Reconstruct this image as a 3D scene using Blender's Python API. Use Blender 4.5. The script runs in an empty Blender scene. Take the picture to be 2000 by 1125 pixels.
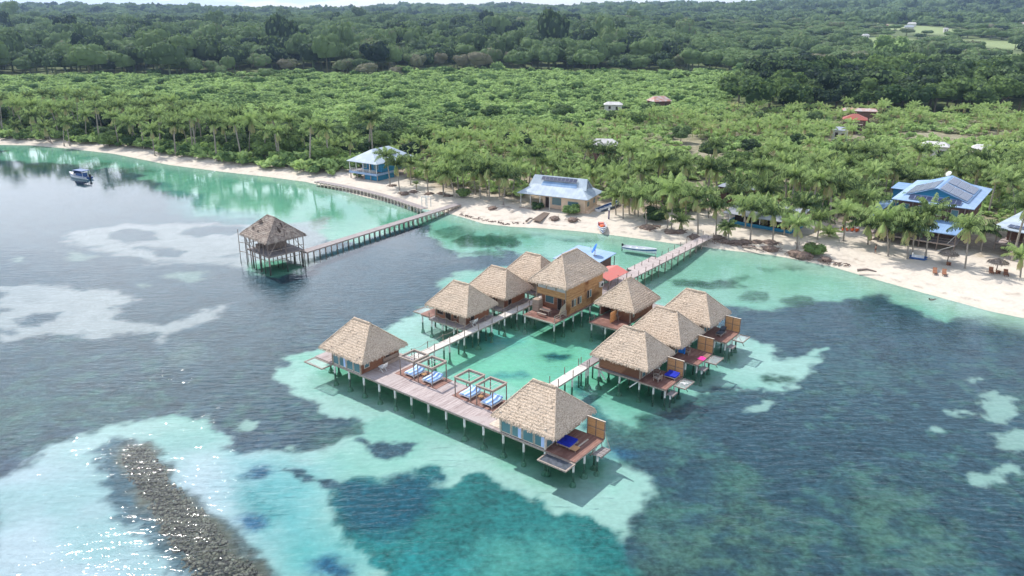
import bpy, math, random
import numpy as np
from mathutils import Vector, Matrix, noise as mnoise

# ------------------------------------------------------------------ camera, world, sun, exposure
S = bpy.context.scene
C = S.collection
R = math.radians
F_PX, HORIZON, CAM_H = 1500.0, 25.0, 45.0
PITCH = math.atan((562.5 - HORIZON) / F_PX)
cd = bpy.data.cameras.new('camera'); cam = bpy.data.objects.new('camera', cd); C.objects.link(cam)
cam.location = (0, 0, CAM_H); cam.rotation_euler = (math.pi / 2 - PITCH, 0, 0)
cd.sensor_width = 36; cd.lens = 36 * F_PX / 2000; cd.clip_end = 30000; cd.clip_start = 0.5
S.camera = cam
S.view_settings.view_transform = 'Standard'; S.view_settings.look = 'None'
S.view_settings.gamma = 1; S.view_settings.use_curve_mapping = False
S.view_settings.exposure = 0.62
SUN_AZ, SUN_EL = R(-41), R(51)            # azimuth measured from +Y towards +X
SUN_DIR = Vector((math.sin(SUN_AZ) * math.cos(SUN_EL), math.cos(SUN_AZ) * math.cos(SUN_EL), math.sin(SUN_EL)))
sd = bpy.data.lights.new('sun', 'SUN'); sd.energy = 3.3; sd.angle = R(0.6); sd.color = (1, .96, .9)
sun = bpy.data.objects.new('sun', sd); C.objects.link(sun)
sun.rotation_euler = (-SUN_DIR).to_track_quat('-Z', 'Y').to_euler()


def N(nt, typ, **kw):
    n = nt.nodes.new(typ)
    for k, v in kw.items():
        if k.startswith('i_'):
            key = k[2:]
            key = int(key) if key.isdigit() else key.replace('_', ' ')
            n.inputs[key].default_value = v
        else:
            setattr(n, k, v)
    return n


def math_(nt, op, a, b=None, c=None):
    n = nt.nodes.new('ShaderNodeMath'); n.operation = op
    for i, v in enumerate((a, b, c)):
        if v is None: continue
        if isinstance(v, (int, float)): n.inputs[i].default_value = v
        else: nt.links.new(v, n.inputs[i])
    return n.outputs[0]


def mixc(nt, f, a, b, mode='MIX'):
    n = nt.nodes.new('ShaderNodeMix'); n.data_type = 'RGBA'; n.blend_type = mode
    for idx, v in ((0, f), (6, a), (7, b)):
        if isinstance(v, (int, float)): n.inputs[idx].default_value = v
        elif isinstance(v, tuple): n.inputs[idx].default_value = (*v[:3], 1)
        else: nt.links.new(v, n.inputs[idx])
    return n.outputs[2]


def smooth(nt, v, lo, hi, a=0.0, b=1.0):
    n = nt.nodes.new('ShaderNodeMapRange'); n.interpolation_type = 'SMOOTHSTEP'
    nt.links.new(v, n.inputs[0]); n.inputs[1].default_value = lo; n.inputs[2].default_value = hi
    n.inputs[3].default_value = a; n.inputs[4].default_value = b
    return n.outputs[0]


W_ = bpy.data.worlds.new('World'); S.world = W_; W_.use_nodes = True
nt = W_.node_tree; nt.nodes.clear()
sky = N(nt, 'ShaderNodeTexSky', sky_type='NISHITA'); sky.sun_disc = False
sky.sun_elevation = SUN_EL; sky.sun_rotation = SUN_AZ; sky.air_density = 1.0; sky.dust_density = .6; sky.altitude = 40
geo = N(nt, 'ShaderNodeTexCoord')
sep = N(nt, 'ShaderNodeSeparateXYZ'); nt.links.new(geo.outputs['Generated'], sep.inputs[0])
zz = math_(nt, 'ADD', math_(nt, 'MAXIMUM', sep.outputs[2], 0.0), 0.12)
cx = math_(nt, 'DIVIDE', sep.outputs[0], zz); cy = math_(nt, 'DIVIDE', sep.outputs[1], zz)
cmb = N(nt, 'ShaderNodeCombineXYZ'); nt.links.new(cx, cmb.inputs[0]); nt.links.new(cy, cmb.inputs[1])
cn = N(nt, 'ShaderNodeTexNoise', i_Scale=0.8, i_Detail=7.0, i_Roughness=.55); nt.links.new(cmb.outputs[0], cn.inputs['Vector'])
# a bank of cumulus low in the sky ahead and to the left
dt = N(nt, 'ShaderNodeVectorMath', operation='DOT_PRODUCT')
nt.links.new(geo.outputs['Generated'], dt.inputs[0]); dt.inputs[1].default_value = Vector((-.50, .84, .27)).normalized()
bank = smooth(nt, dt.outputs['Value'], .86, .985, -.05, .15)
cov = smooth(nt, math_(nt, 'ADD', cn.outputs['Fac'], bank), .50, .60)
low = smooth(nt, sep.outputs[2], .0, .16, .9, 0.0)
cov = math_(nt, 'MAXIMUM', cov, math_(nt, 'MULTIPLY', low, .55))
bright = smooth(nt, sep.outputs[2], .03, .14, 0.0, 1.0)
cloudc = mixc(nt, bright, (4.3, 5.2, 6.4), (15.0, 15.4, 16.6))
veil = smooth(nt, sep.outputs[2], .12, .62, .42, .06)        # thin high cloud
skyc = mixc(nt, math_(nt, 'MAXIMUM', math_(nt, 'MULTIPLY', cov, .85), veil), sky.outputs[0], cloudc)
bg = N(nt, 'ShaderNodeBackground', i_Strength=0.13); nt.links.new(skyc, bg.inputs[0])
out = N(nt, 'ShaderNodeOutputWorld'); nt.links.new(bg.outputs[0], out.inputs[0])
S.render.engine = 'CYCLES'
S.cycles.transparent_max_bounces = 16; S.cycles.max_bounces = 8; S.cycles.volume_bounces = 0

# ------------------------------------------------------------------ photograph pixel -> point on a level plane
sp, cp = math.sin(PITCH), math.cos(PITCH)


def G(x, y, z=0.0):
    dx = (x - 1000) / F_PX; w = -(y - 562.5) / F_PX
    t = (z - CAM_H) / (-sp + w * cp)
    return Vector((dx * t, (cp + w * sp) * t, z))


def row_of(X, Y, Z):
    Z -= CAM_H
    return 562.5 - F_PX * (Y * sp + Z * cp) / (Y * cp - Z * sp)


AZ = R(38.1)
AX = Vector((math.cos(AZ), -math.sin(AZ), 0)); BX = Vector((math.sin(AZ), math.cos(AZ), 0))
ORG = G(652, 711, 1.4); ORG.z = 0


def WP(a, b, z=0.0): return ORG + AX * a + BX * b + Vector((0, 0, z))


# ------------------------------------------------------------------ noise for numpy grids
_rs = np.random.RandomState(7); _T = _rs.rand(256, 256)


def vnoise(x, y):
    xi = np.floor(x).astype(int); yi = np.floor(y).astype(int)
    fx = x - xi; fy = y - yi; fx = fx * fx * (3 - 2 * fx); fy = fy * fy * (3 - 2 * fy)
    a = _T[xi & 255, yi & 255]; b = _T[(xi + 1) & 255, yi & 255]
    c = _T[xi & 255, (yi + 1) & 255]; d = _T[(xi + 1) & 255, (yi + 1) & 255]
    return (a * (1 - fx) + b * fx) * (1 - fy) + (c * (1 - fx) + d * fx) * fy


def fbm(x, y, o=4, ox=0.0):
    s = 0; a = .5; t = 0
    for i in range(o):
        s = s + a * (vnoise(x * 2 ** i + ox + 17 * i, y * 2 ** i + 31 * i) - .5); t += a; a *= .55
    return s / t * 2          # about -1..1


# ------------------------------------------------------------------ mesh helpers
class MB:
    def __init__(s): s.v = []; s.f = []

    def add(s, vs, fs):
        n = len(s.v); s.v += [tuple(v) for v in vs]; s.f += [tuple(i + n for i in f) for f in fs]; return s

    def box(s, x0, x1, y0, y1, z0, z1):
        vs = [(x, y, z) for z in (z0, z1) for y in (y0, y1) for x in (x0, x1)]
        return s.add(vs, [(0, 2, 3, 1), (4, 5, 7, 6), (0, 1, 5, 4), (2, 6, 7, 3), (0, 4, 6, 2), (1, 3, 7, 5)])

    def beam(s, p, q, w=.1, h=None):
        p = Vector(p); q = Vector(q); h = h or w; d = (q - p).normalized()
        u = Vector((0, 0, 1)) if abs(d.z) < .95 else Vector((0, 1, 0))
        r = d.cross(u).normalized() * w / 2; t = r.cross(d).normalized() * h / 2
        vs = [p - r - t, p + r - t, p + r + t, p - r + t, q - r - t, q + r - t, q + r + t, q - r + t]
        return s.add(vs, [(0, 1, 2, 3), (7, 6, 5, 4), (0, 4, 5, 1), (1, 5, 6, 2), (2, 6, 7, 3), (3, 7, 4, 0)])

    def tube(s, pts, rad, n=8, cap=True):
        pts = [Vector(p) for p in pts]
        if isinstance(rad, (int, float)): rad = [rad] * len(pts)
        vs = []; fs = []
        for i, p in enumerate(pts):
            d = (pts[min(i + 1, len(pts) - 1)] - pts[max(i - 1, 0)]).normalized()
            u = Vector((0, 0, 1)) if abs(d.z) < .9 else Vector((1, 0, 0))
            a = d.cross(u).normalized(); b = d.cross(a).normalized()
            for k in range(n):
                t = 2 * math.pi * k / n; vs.append(p + (a * math.cos(t) + b * math.sin(t)) * rad[i])
        for i in range(len(pts) - 1):
            for k in range(n):
                fs.append((i * n + k, i * n + (k + 1) % n, (i + 1) * n + (k + 1) % n, (i + 1) * n + k))
        if cap:
            fs.append(tuple(range(n))); fs.append(tuple(reversed(range((len(pts) - 1) * n, len(pts) * n))))
        return s.add(vs, fs)

    def poly(s, pts): return s.add(pts, [tuple(range(len(pts)))])

    def slab(s, pts, t):
        """polygon pts (3-D, counter-clockwise from above) given a thickness t downwards"""
        n = len(pts); lo = [(p[0], p[1], p[2] - t) for p in pts]
        return s.add(list(pts) + lo, [tuple(range(n)), tuple(reversed(range(n, 2 * n)))] +
                     [(i, i + n, (i + 1) % n + n, (i + 1) % n) for i in range(n)])


def link(name, me, parent=None, loc=None, rz=0):
    o = bpy.data.objects.new(name, me); C.objects.link(o)
    if parent: o.parent = parent
    if loc is not None: o.location = loc
    if rz: o.rotation_euler = (0, 0, rz)
    return o


def build(name, mb, mat, parent=None, loc=None, rz=0, sm=False):
    me = bpy.data.meshes.new(name); me.from_pydata(mb.v, [], mb.f)
    mats = mat if isinstance(mat, (list, tuple)) else [mat]
    for m in mats: me.materials.append(m)
    if sm: me.polygons.foreach_set('use_smooth', [True] * len(me.polygons))
    me.update()
    return link(name, me, parent, loc, rz)


def np_mesh(name, V, Fq, mat, tint=None, k=4):
    """V (n,3), Fq (m,k) -> mesh built with foreach_set, optional per-face float 'tint'"""
    me = bpy.data.meshes.new(name); V = np.ascontiguousarray(V, dtype=np.float32); Fq = np.ascontiguousarray(Fq, dtype=np.int32)
    m = len(Fq)
    me.vertices.add(len(V)); me.vertices.foreach_set('co', V.ravel())
    me.loops.add(m * k); me.loops.foreach_set('vertex_index', Fq.ravel())
    me.polygons.add(m); me.polygons.foreach_set('loop_start', np.arange(0, m * k, k, dtype=np.int32))
    try: me.polygons.foreach_set('loop_total', np.full(m, k, dtype=np.int32))
    except Exception: pass
    if tint is not None:
        at = me.attributes.new('tint', 'FLOAT', 'FACE'); at.data.foreach_set('value', np.asarray(tint, dtype=np.float32))
    me.materials.append(mat); me.update(calc_edges=True)
    return me


def tag(o, label=None, cat=None, group=None, kind=None):
    if label: o['label'] = label
    if cat: o['category'] = cat
    if group: o['group'] = group
    if kind: o['kind'] = kind
    return o


def thing(name, label, cat, loc=(0, 0, 0), rz=0, group=None):
    o = bpy.data.objects.new(name, None); C.objects.link(o); o.location = loc; o.rotation_euler = (0, 0, rz)
    o.empty_display_size = .5
    return tag(o, label, cat, group)


def copy_tree(o, parent=None):
    c = o.copy(); C.objects.link(c); c.parent = parent
    for ch in [k for k in KIDS.get(o.name, [])]:
        d = copy_tree(ch, c)
    return c


KIDS = {}


def index_kids(o):
    for ch in bpy.data.objects:
        if ch.parent == o:
            KIDS.setdefault(o.name, []).append(ch); index_kids(ch)


# ------------------------------------------------------------------ materials
def principled(name, rough=.7, spec=.3, metal=0.0):
    m = bpy.data.materials.new(name); m.use_nodes = True; t = m.node_tree
    b = t.nodes['Principled BSDF']; b.inputs['Roughness'].default_value = rough
    b.inputs['Specular IOR Level'].default_value = spec; b.inputs['Metallic'].default_value = metal
    return m, t, b


def surf(name, c1, c2=None, scale=3.0, rough=.75, bump=.0, stretch=(1, 1, 1), spec=.3, metal=0.0, detail=4, lo=.35, hi=.65, c3=None, s3=.5, object_space=True):
    """two colours mixed by noise (a third in large patches), with a matching bump"""
    m, t, b = principled(name, rough, spec, metal); c2 = c2 or c1
    tc = N(t, 'ShaderNodeTexCoord'); mp = N(t, 'ShaderNodeMapping'); mp.inputs['Scale'].default_value = stretch
    t.links.new(tc.outputs['Object'], mp.inputs[0])
    no = N(t, 'ShaderNodeTexNoise', i_Scale=scale, i_Detail=float(detail), i_Roughness=.6); t.links.new(mp.outputs[0], no.inputs['Vector'])
    col = mixc(t, smooth(t, no.outputs['Fac'], lo, hi), c1, c2)
    if c3:
        n3 = N(t, 'ShaderNodeTexNoise', i_Scale=s3, i_Detail=3.0); t.links.new(tc.outputs['Object'], n3.inputs['Vector'])
        col = mixc(t, smooth(t, n3.outputs['Fac'], .48, .68), col, c3)
    t.links.new(col, b.inputs['Base Color'])
    if bump:
        bp = N(t, 'ShaderNodeBump', i_Strength=.8, i_Distance=bump); t.links.new(no.outputs['Fac'], bp.inputs['Height'])
        t.links.new(bp.outputs[0], b.inputs['Normal'])
    return m


def planks(name, c1, c2, width=.16, axis='X', rough=.75, grain=.5, c3=None, gap=.12):
    """boards side by side along an axis: every board a tone of its own, dark joints, fine grain"""
    m, t, b = principled(name, rough, .25)
    tc = N(t, 'ShaderNodeTexCoord'); sx = N(t, 'ShaderNodeSeparateXYZ'); t.links.new(tc.outputs['Object'], sx.inputs[0])
    v = math_(t, 'DIVIDE', sx.outputs['XYZ'.index(axis)], width)
    cell = math_(t, 'FLOOR', v); fr = math_(t, 'FRACT', v)
    wn = N(t, 'ShaderNodeTexWhiteNoise', noise_dimensions='1D'); t.links.new(cell, wn.inputs['W'])
    st = {'X': (9, .7, 9), 'Y': (.7, 9, 9), 'Z': (.7, .7, 9)}[axis]
    mp = N(t, 'ShaderNodeMapping'); mp.inputs['Scale'].default_value = st; t.links.new(tc.outputs['Object'], mp.inputs[0])
    no = N(t, 'ShaderNodeTexNoise', i_Scale=1.6, i_Detail=5.0); t.links.new(mp.outputs[0], no.inputs['Vector'])
    f = math_(t, 'ADD', math_(t, 'MULTIPLY', wn.outputs['Value'], 1 - grain), math_(t, 'MULTIPLY', smooth(t, no.outputs['Fac'], .3, .7), grain))
    col = mixc(t, f, c1, c2)
    if c3:
        n3 = N(t, 'ShaderNodeTexNoise', i_Scale=.35, i_Detail=4.0); t.links.new(tc.outputs['Object'], n3.inputs['Vector'])
        col = mixc(t, smooth(t, n3.outputs['Fac'], .5, .66), col, c3)
    joint = math_(t, 'LESS_THAN', fr, gap)
    col = mixc(t, math_(t, 'MULTIPLY', joint, .75), col, tuple(c * .25 for c in c1))
    t.links.new(col, b.inputs['Base Color'])
    return m


def foliage(name, dark, light, dry=(.30, .24, .12), trans=.35, var=.5):
    """leaves: colour by the per-face tint (0 dark .. 1 light, above 1 dry) and a shift per plant"""
    m = bpy.data.materials.new(name); m.use_nodes = True; t = m.node_tree; t.nodes.clear()
    at = N(t, 'ShaderNodeAttribute', attribute_name='tint'); oi = N(t, 'ShaderNodeObjectInfo')
    sh = math_(t, 'MULTIPLY', math_(t, 'SUBTRACT', oi.outputs['Random'], .5), var)
    v = math_(t, 'ADD', at.outputs['Fac'], sh)
    col = mixc(t, smooth(t, v, 0, 1), dark, light)
    col = mixc(t, smooth(t, at.outputs['Fac'], 1.05, 1.8), col, dry)
    di = N(t, 'ShaderNodeBsdfDiffuse', i_Roughness=.5); tr = N(t, 'ShaderNodeBsdfTranslucent'); gl = N(t, 'ShaderNodeBsdfGlossy', i_Roughness=.6)
    t.links.new(col, di.inputs[0]); t.links.new(mixc(t, .5, col, light), tr.inputs[0]); gl.inputs[0].default_value = (.9, .95, 1, 1)
    m1 = N(t, 'ShaderNodeMixShader', i_0=trans); t.links.new(di.outputs[0], m1.inputs[1]); t.links.new(tr.outputs[0], m1.inputs[2])
    m2 = N(t, 'ShaderNodeMixShader', i_0=.012); t.links.new(m1.outputs[0], m2.inputs[1]); t.links.new(gl.outputs[0], m2.inputs[2])
    o = N(t, 'ShaderNodeOutputMaterial'); t.links.new(m2.outputs[0], o.inputs[0])
    return m


M = {}
M['thatch'] = None
M['white'] = surf('white_paint', (.74, .73, .70), (.58, .57, .53), 6, .6, .004)
M['pile'] = surf('pile_paint', (.78, .77, .74), (.50, .47, .42), 5, .7, .006, stretch=(1, 1, .3))
_t = M['pile'].node_tree; _b = _t.nodes['Principled BSDF']; _src = _b.inputs['Base Color'].links[0].from_socket      # weed grows on the wet foot
_sx = N(_t, 'ShaderNodeSeparateXYZ'); _t.links.new(N(_t, 'ShaderNodeTexCoord').outputs['Object'], _sx.inputs[0])
_t.links.new(mixc(_t, smooth(_t, _sx.outputs[2], -.12, .14), (.085, .17, .12), _src), _b.inputs['Base Color'])
M['footing'] = surf('footing_concrete', (.27, .40, .29), (.17, .30, .21), 5, .9, .02)
M['deck'] = planks('weathered_deck', (.25, .19, .18), (.56, .48, .45), .17, 'X', c3=(.42, .36, .34))
M['deck_red'] = planks('red_brown_deck', (.20, .095, .07), (.36, .215, .17), .15, 'X', c3=(.17, .08, .06))
M['deck_y'] = planks('weathered_deck_cross', (.29, .23, .215), (.58, .50, .46), .17, 'Y', c3=(.46, .39, .36))
M['pale_deck'] = planks('pale_walkway_boards', (.52, .46, .40), (.76, .71, .64), .2, 'Y', c3=(.60, .53, .47))
M['grey_deck'] = planks('grey_walkway_boards', (.22, .19, .18), (.42, .37, .35), .2, 'Y', c3=(.30, .26, .25))
M['post'] = surf('grey_brown_post', (.16, .12, .10), (.30, .24, .20), 8, .85, .006, stretch=(1, 1, .2))
M['frame'] = surf('weathered_frame_wood', (.24, .19, .155), (.40, .33, .275), 6, .8, .004)
M['rope'] = surf('rope', (.42, .36, .29), (.30, .25, .2), 30, .9)
M['wall'] = planks('stained_wall_boards', (.21, .09, .05), (.38, .18, .10), .2, 'Z', c3=(.17, .07, .04), grain=.4)
M['wall_gold'] = planks('golden_wall_boards', (.31, .155, .065), (.58, .34, .155), .22, 'Z', c3=(.21, .085, .03), grain=.7, gap=.06)
M['wall_pale'] = planks('pale_wall_boards', (.28, .20, .15), (.42, .33, .26), .2, 'Z')
M['screen'] = planks('privacy_screen_slats', (.66, .39, .18), (.86, .58, .32), .09, 'Z', grain=.3, gap=.16)
_t = M['screen'].node_tree; _b = _t.nodes['Principled BSDF']; _c = _b.inputs['Base Color'].links[0].from_socket       # thin cane lets light through
_tl = N(_t, 'ShaderNodeBsdfTranslucent'); _t.links.new(_c, _tl.inputs[0]); _mx = N(_t, 'ShaderNodeMixShader', i_0=.5)
_t.links.new(_b.outputs[0], _mx.inputs[1]); _t.links.new(_tl.outputs[0], _mx.inputs[2]); _t.links.new(_mx.outputs[0], _t.nodes['Material Output'].inputs[0])
M['cream'] = surf('cream_trim', (.62, .54, .44), (.50, .42, .33), 4, .7)
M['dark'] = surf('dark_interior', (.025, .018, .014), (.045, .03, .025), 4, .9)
M['glass'] = None
M['blue_mat'] = surf('blue_striped_mattress', (.22, .42, .74), (.16, .34, .66), 2, .8)
M['deep_blue'] = surf('deep_blue_fabric', (.012, .03, .42), (.008, .02, .30), 3, .8)
M['cyan_cloth'] = surf('bright_blue_fabric', (.02, .22, .70), (.015, .16, .55), 3, .8)
M['pink'] = surf('pink_towel', (.85, .06, .32), (.70, .04, .26), 4, .85)
M['white_cloth'] = surf('white_fabric', (.80, .79, .77), (.70, .69, .68), 4, .85)
M['curtain'] = surf('pale_blue_curtain', (.50, .62, .85), (.38, .48, .74), 9, .85, stretch=(3, 3, .1))
M['tin_blue'] = None
M['red_roof'] = surf('faded_red_roof', (.60, .15, .12), (.50, .19, .15), 2, .6, stretch=(1, 6, 1))
M['dish'] = surf('blue_dish', (.02, .17, .58), (.02, .14, .5), 2, .5)
M['black'] = surf('black_metal', (.02, .02, .022), (.04, .04, .045), 4, .5)
M['mesh'] = None
M['orange'] = surf('orange_plastic', (.85, .16, .03), (.75, .12, .02), 3, .45)
M['hull_white'] = surf('white_gelcoat', (.78, .79, .80), (.68, .69, .7), 3, .35, spec=.5)
M['hull_blue'] = surf('blue_gelcoat', (.015, .085, .26), (.012, .06, .20), 3, .35, spec=.5)
M['skin'] = surf('skin', (.36, .20, .13), (.32, .17, .11), 5, .6)
M['hair'] = surf('dark_hair', (.02, .014, .01), (.03, .02, .015), 8, .7)
M['bark'] = surf('palm_bark', (.22, .19, .155), (.36, .32, .27), 5, .9, .01, stretch=(1, 1, 4))
M['bark_dark'] = surf('tree_bark', (.14, .115, .09), (.24, .20, .16), 4, .9, .01)
M['root'] = surf('dead_roots', (.11, .075, .06), (.26, .19, .15), 6, .95, .03)
M['drift'] = surf('driftwood', (.28, .22, .18), (.16, .12, .10), 5, .9, .01)
M['tan_wall'] = planks('tan_wall_boards', (.70, .50, .35), (.80, .60, .43), .25, 'Z', grain=.5, gap=.05)
M['blue_wall'] = planks('blue_wall_boards', (.03, .20, .36), (.05, .28, .46), .25, 'Z', grain=.4)
M['brown_wall'] = planks('brown_wall_boards', (.11, .06, .045), (.18, .10, .075), .25, 'Z')
M['pale_wall'] = surf('pale_wall', (.62, .60, .55), (.5, .48, .44), 2, .8)
M['palm'] = foliage('palm_fronds', (.010, .038, .012), (.40, .52, .18), (.52, .39, .23), .3, .75)
M['leaf'] = foliage('broad_leaves', (.035, .075, .025), (.20, .29, .085), (.30, .27, .16), .25, .8)
M['leaf_dark'] = foliage('forest_leaves', (.010, .028, .016), (.16, .235, .085), (.22, .2, .13), .2, .8)
M['scrub'] = foliage('mangrove_leaves', (.075, .15, .045), (.45, .60, .21), (.42, .38, .24), .35, .3)

M['rubble'] = foliage('coral_rubble', (.09, .055, .045), (.46, .28, .20), (.5, .45, .4), 0, 0)
M['tin_white'] = None
# thatch: straw tones in ragged horizontal courses
m, t, b = principled('palm_thatch', .95, .1)
tc = N(t, 'ShaderNodeTexCoord')
mp = N(t, 'ShaderNodeMapping'); mp.inputs['Scale'].default_value = (4.0, 4.0, 10); t.links.new(tc.outputs['Object'], mp.inputs[0])
n1 = N(t, 'ShaderNodeTexNoise', i_Scale=1.3, i_Detail=6.0, i_Roughness=.65); t.links.new(mp.outputs[0], n1.inputs['Vector'])
n2 = N(t, 'ShaderNodeTexNoise', i_Scale=11.0, i_Detail=4.0, i_Roughness=.7); t.links.new(tc.outputs['Object'], n2.inputs['Vector'])
n3 = N(t, 'ShaderNodeTexNoise', i_Scale=.45, i_Detail=3.0); t.links.new(tc.outputs['Object'], n3.inputs['Vector'])
f = math_(t, 'ADD', math_(t, 'MULTIPLY', n1.outputs['Fac'], .55), math_(t, 'MULTIPLY', n2.outputs['Fac'], .45))
col = mixc(t, smooth(t, f, .38, .58), (.20, .14, .095), (.64, .515, .39))
col = mixc(t, math_(t, 'MULTIPLY', smooth(t, n3.outputs['Fac'], .42, .7), .6), col, (.48, .385, .295))
t.links.new(col, b.inputs['Base Color'])
bp = N(t, 'ShaderNodeBump', i_Strength=.7, i_Distance=.04); t.links.new(f, bp.inputs['Height']); t.links.new(bp.outputs[0], b.inputs['Normal'])
M['thatch'] = m
M['old_thatch'] = surf('grey_old_thatch', (.13, .10, .08), (.34, .275, .225), 3.2, .95, .05, stretch=(1, 1, 3), c3=(.33, .28, .23), s3=1.1)
M['thatch_bare'] = surf('bare_thatch', (.05, .035, .03), (.09, .065, .05), 3, .95)


def tin(name, c, c2, rough=.6):
    m, t, b = principled(name, rough, .2)
    tc = N(t, 'ShaderNodeTexCoord'); sx = N(t, 'ShaderNodeSeparateXYZ'); t.links.new(tc.outputs['Object'], sx.inputs[0])
    v = math_(t, 'FRACT', math_(t, 'DIVIDE', sx.outputs[0], .9)); seam = math_(t, 'LESS_THAN', v, .08)
    no = N(t, 'ShaderNodeTexNoise', i_Scale=.5, i_Detail=5.0); t.links.new(tc.outputs['Object'], no.inputs['Vector'])
    col = mixc(t, smooth(t, no.outputs['Fac'], .35, .65), c, c2)
    col = mixc(t, math_(t, 'MULTIPLY', seam, .35), col, tuple(x * .5 for x in c))
    t.links.new(col, b.inputs['Base Color'])
    return m


M['tin_pale'] = tin('pale_metal_roof', (.44, .50, .54), (.34, .40, .46))
M['tin_blue'] = tin('light_blue_metal_roof', (.24, .36, .52), (.18, .29, .46))
M['tin_sky'] = tin('sky_blue_metal_roof', (.31, .42, .57), (.25, .36, .52))
M['tin_rust'] = tin('rusty_metal_roof', (.44, .40, .38), (.42, .20, .14))
M['tin_red'] = tin('red_metal_roof', (.36, .09, .06), (.30, .11, .085))
M['tin_grey'] = tin('grey_metal_roof', (.34, .36, .40), (.26, .29, .34))

M['tin_white'] = tin('off_white_roof', (.56, .54, .51), (.46, .44, .42), .8)
# solar panels: dark cells in a grid
m, t, b = principled('solar_panel', .25, .5)
tc = N(t, 'ShaderNodeTexCoord'); br = N(t, 'ShaderNodeTexBrick', i_Scale=1.0, i_Mortar_Size=.03); br.offset = 0
br.inputs['Brick Width'].default_value = 1.0; br.inputs['Row Height'].default_value = 1.7
br.inputs['Color1'].default_value = (.030, .040, .085, 1); br.inputs['Color2'].default_value = (.040, .050, .10, 1); br.inputs['Mortar'].default_value = (.30, .33, .38, 1)
t.links.new(tc.outputs['Object'], br.inputs['Vector']); t.links.new(br.outputs[0], b.inputs['Base Color'])
M['solar'] = m

m, t, b = principled('window_glass', .08, .6); b.inputs['Base Color'].default_value = (.10, .20, .22, 1)
M['glass'] = m
# netting: threads with holes between them
m = bpy.data.materials.new('hammock_net'); m.use_nodes = True; t = m.node_tree; t.nodes.clear()
di = N(t, 'ShaderNodeBsdfDiffuse'); di.inputs[0].default_value = (.55, .55, .53, 1); tr = N(t, 'ShaderNodeBsdfTransparent')
tc = N(t, 'ShaderNodeTexCoord'); ch = N(t, 'ShaderNodeTexBrick', i_Scale=1.0, i_Mortar_Size=.012); ch.offset = 0
ch.inputs['Brick Width'].default_value = .08; ch.inputs['Row Height'].default_value = .08
t.links.new(tc.outputs['Object'], ch.inputs['Vector'])
mx = N(t, 'ShaderNodeMixShader'); t.links.new(math_(t, 'MULTIPLY', ch.outputs['Fac'], .8), mx.inputs[0])
t.links.new(tr.outputs[0], mx.inputs[1]); t.links.new(di.outputs[0], mx.inputs[2])
o = N(t, 'ShaderNodeOutputMaterial'); t.links.new(mx.outputs[0], o.inputs[0])
M['net'] = m
M['net_dark'] = surf('dark_net_sheet', (.05, .06, .07), (.09, .10, .12), 3, .8)
# mattress stripes
m, t, b = principled('blue_striped_cloth', .85, .1)
tc = N(t, 'ShaderNodeTexCoord'); sx = N(t, 'ShaderNodeSeparateXYZ'); t.links.new(tc.outputs['Object'], sx.inputs[0])
fr = math_(t, 'FRACT', math_(t, 'DIVIDE', sx.outputs[0], .55))
t.links.new(mixc(t, math_(t, 'LESS_THAN', fr, .38), (.30, .47, .76), (.62, .72, .86)), b.inputs['Base Color'])
M['blue_mat'] = m

# ------------------------------------------------------------------ ground, seabed, water, haze
COAST = [(-3000, 700), (-900, 420), (-420, 330), (-260, 296), (-185.3, 279.1), (-173.5, 278.0), (-156.9, 271.3), (-135.6, 260.8), (-107.8, 240.3), (-87.9, 229.6), (-71.7, 221.9),
         (-58.3, 214.5), (-50.5, 207.5), (-37.2, 194.6), (-25.5, 185.0), (-16.1, 179.2), (-11.4, 174.3), (-6.4, 168.7), (0.0, 166.1), (6.8, 164.8),
         (14.6, 162.3), (22.0, 159.0), (28.1, 155.8), (32.9, 153.1), (38.7, 150.5), (44.2, 147.7), (50.6, 145.2), (55.4, 141.6), (59.9, 137.7),
         (63.5, 132.6), (67.9, 126.2), (72.6, 119.9), (76.4, 114.7), (80.1, 111.5), (95, 98), (140, 70), (300, 30), (3000, -600)]
LAND = np.array(COAST + [(9000, -600), (9000, 9000), (-9000, 9000), (-9000, 700)], float)


def seg_dist(px, py, P, closed=True):
    d2 = np.full(px.shape, 1e18); n = len(P)
    for i in range(n if closed else n - 1):
        ax, ay = P[i]; bx, by = P[(i + 1) % n]; vx, vy = bx - ax, by - ay
        t_ = np.clip(((px - ax) * vx + (py - ay) * vy) / (vx * vx + vy * vy + 1e-12), 0, 1)
        d2 = np.minimum(d2, (px - ax - t_ * vx) ** 2 + (py - ay - t_ * vy) ** 2)
    return np.sqrt(d2)


def inside(px, py, P):
    c = np.zeros(px.shape, bool); n = len(P)
    for i in range(n):
        ax, ay = P[i]; bx, by = P[(i + 1) % n]
        if ay == by: continue
        cond = ((ay > py) != (by > py)) & (px < (bx - ax) * (py - ay) / (by - ay) + ax)
        c ^= cond
    return c


def sdf(px, py, P): return np.where(inside(px, py, P), 1.0, -1.0) * seg_dist(px, py, P)


def shore(px, py): return np.where(inside(px, py, LAND), 1.0, -1.0) * seg_dist(px, py, COAST, False)


def sst(x, a, b):
    t_ = np.clip((x - a) / (b - a), 0, 1); return t_ * t_ * (3 - 2 * t_)


def hills(x, y):
    r = y
    az = x / np.maximum(y, 1)
    h = 22 * sst(r, 650, 1500) + 22 * sst(r, 1500, 3200) * (1 + .5 * fbm(x / 900, y / 900, 3, 5))
    h = h + (sst(az, -.05, .7) * 55) * sst(r, 1300, 3000)
    h = h + 7 * fbm(x / 300, y / 300, 3) * sst(r, 600, 1300) + 24 * fbm(x / 380, y / 800, 3, 12) * sst(r, 1900, 3000)
    return h


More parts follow.
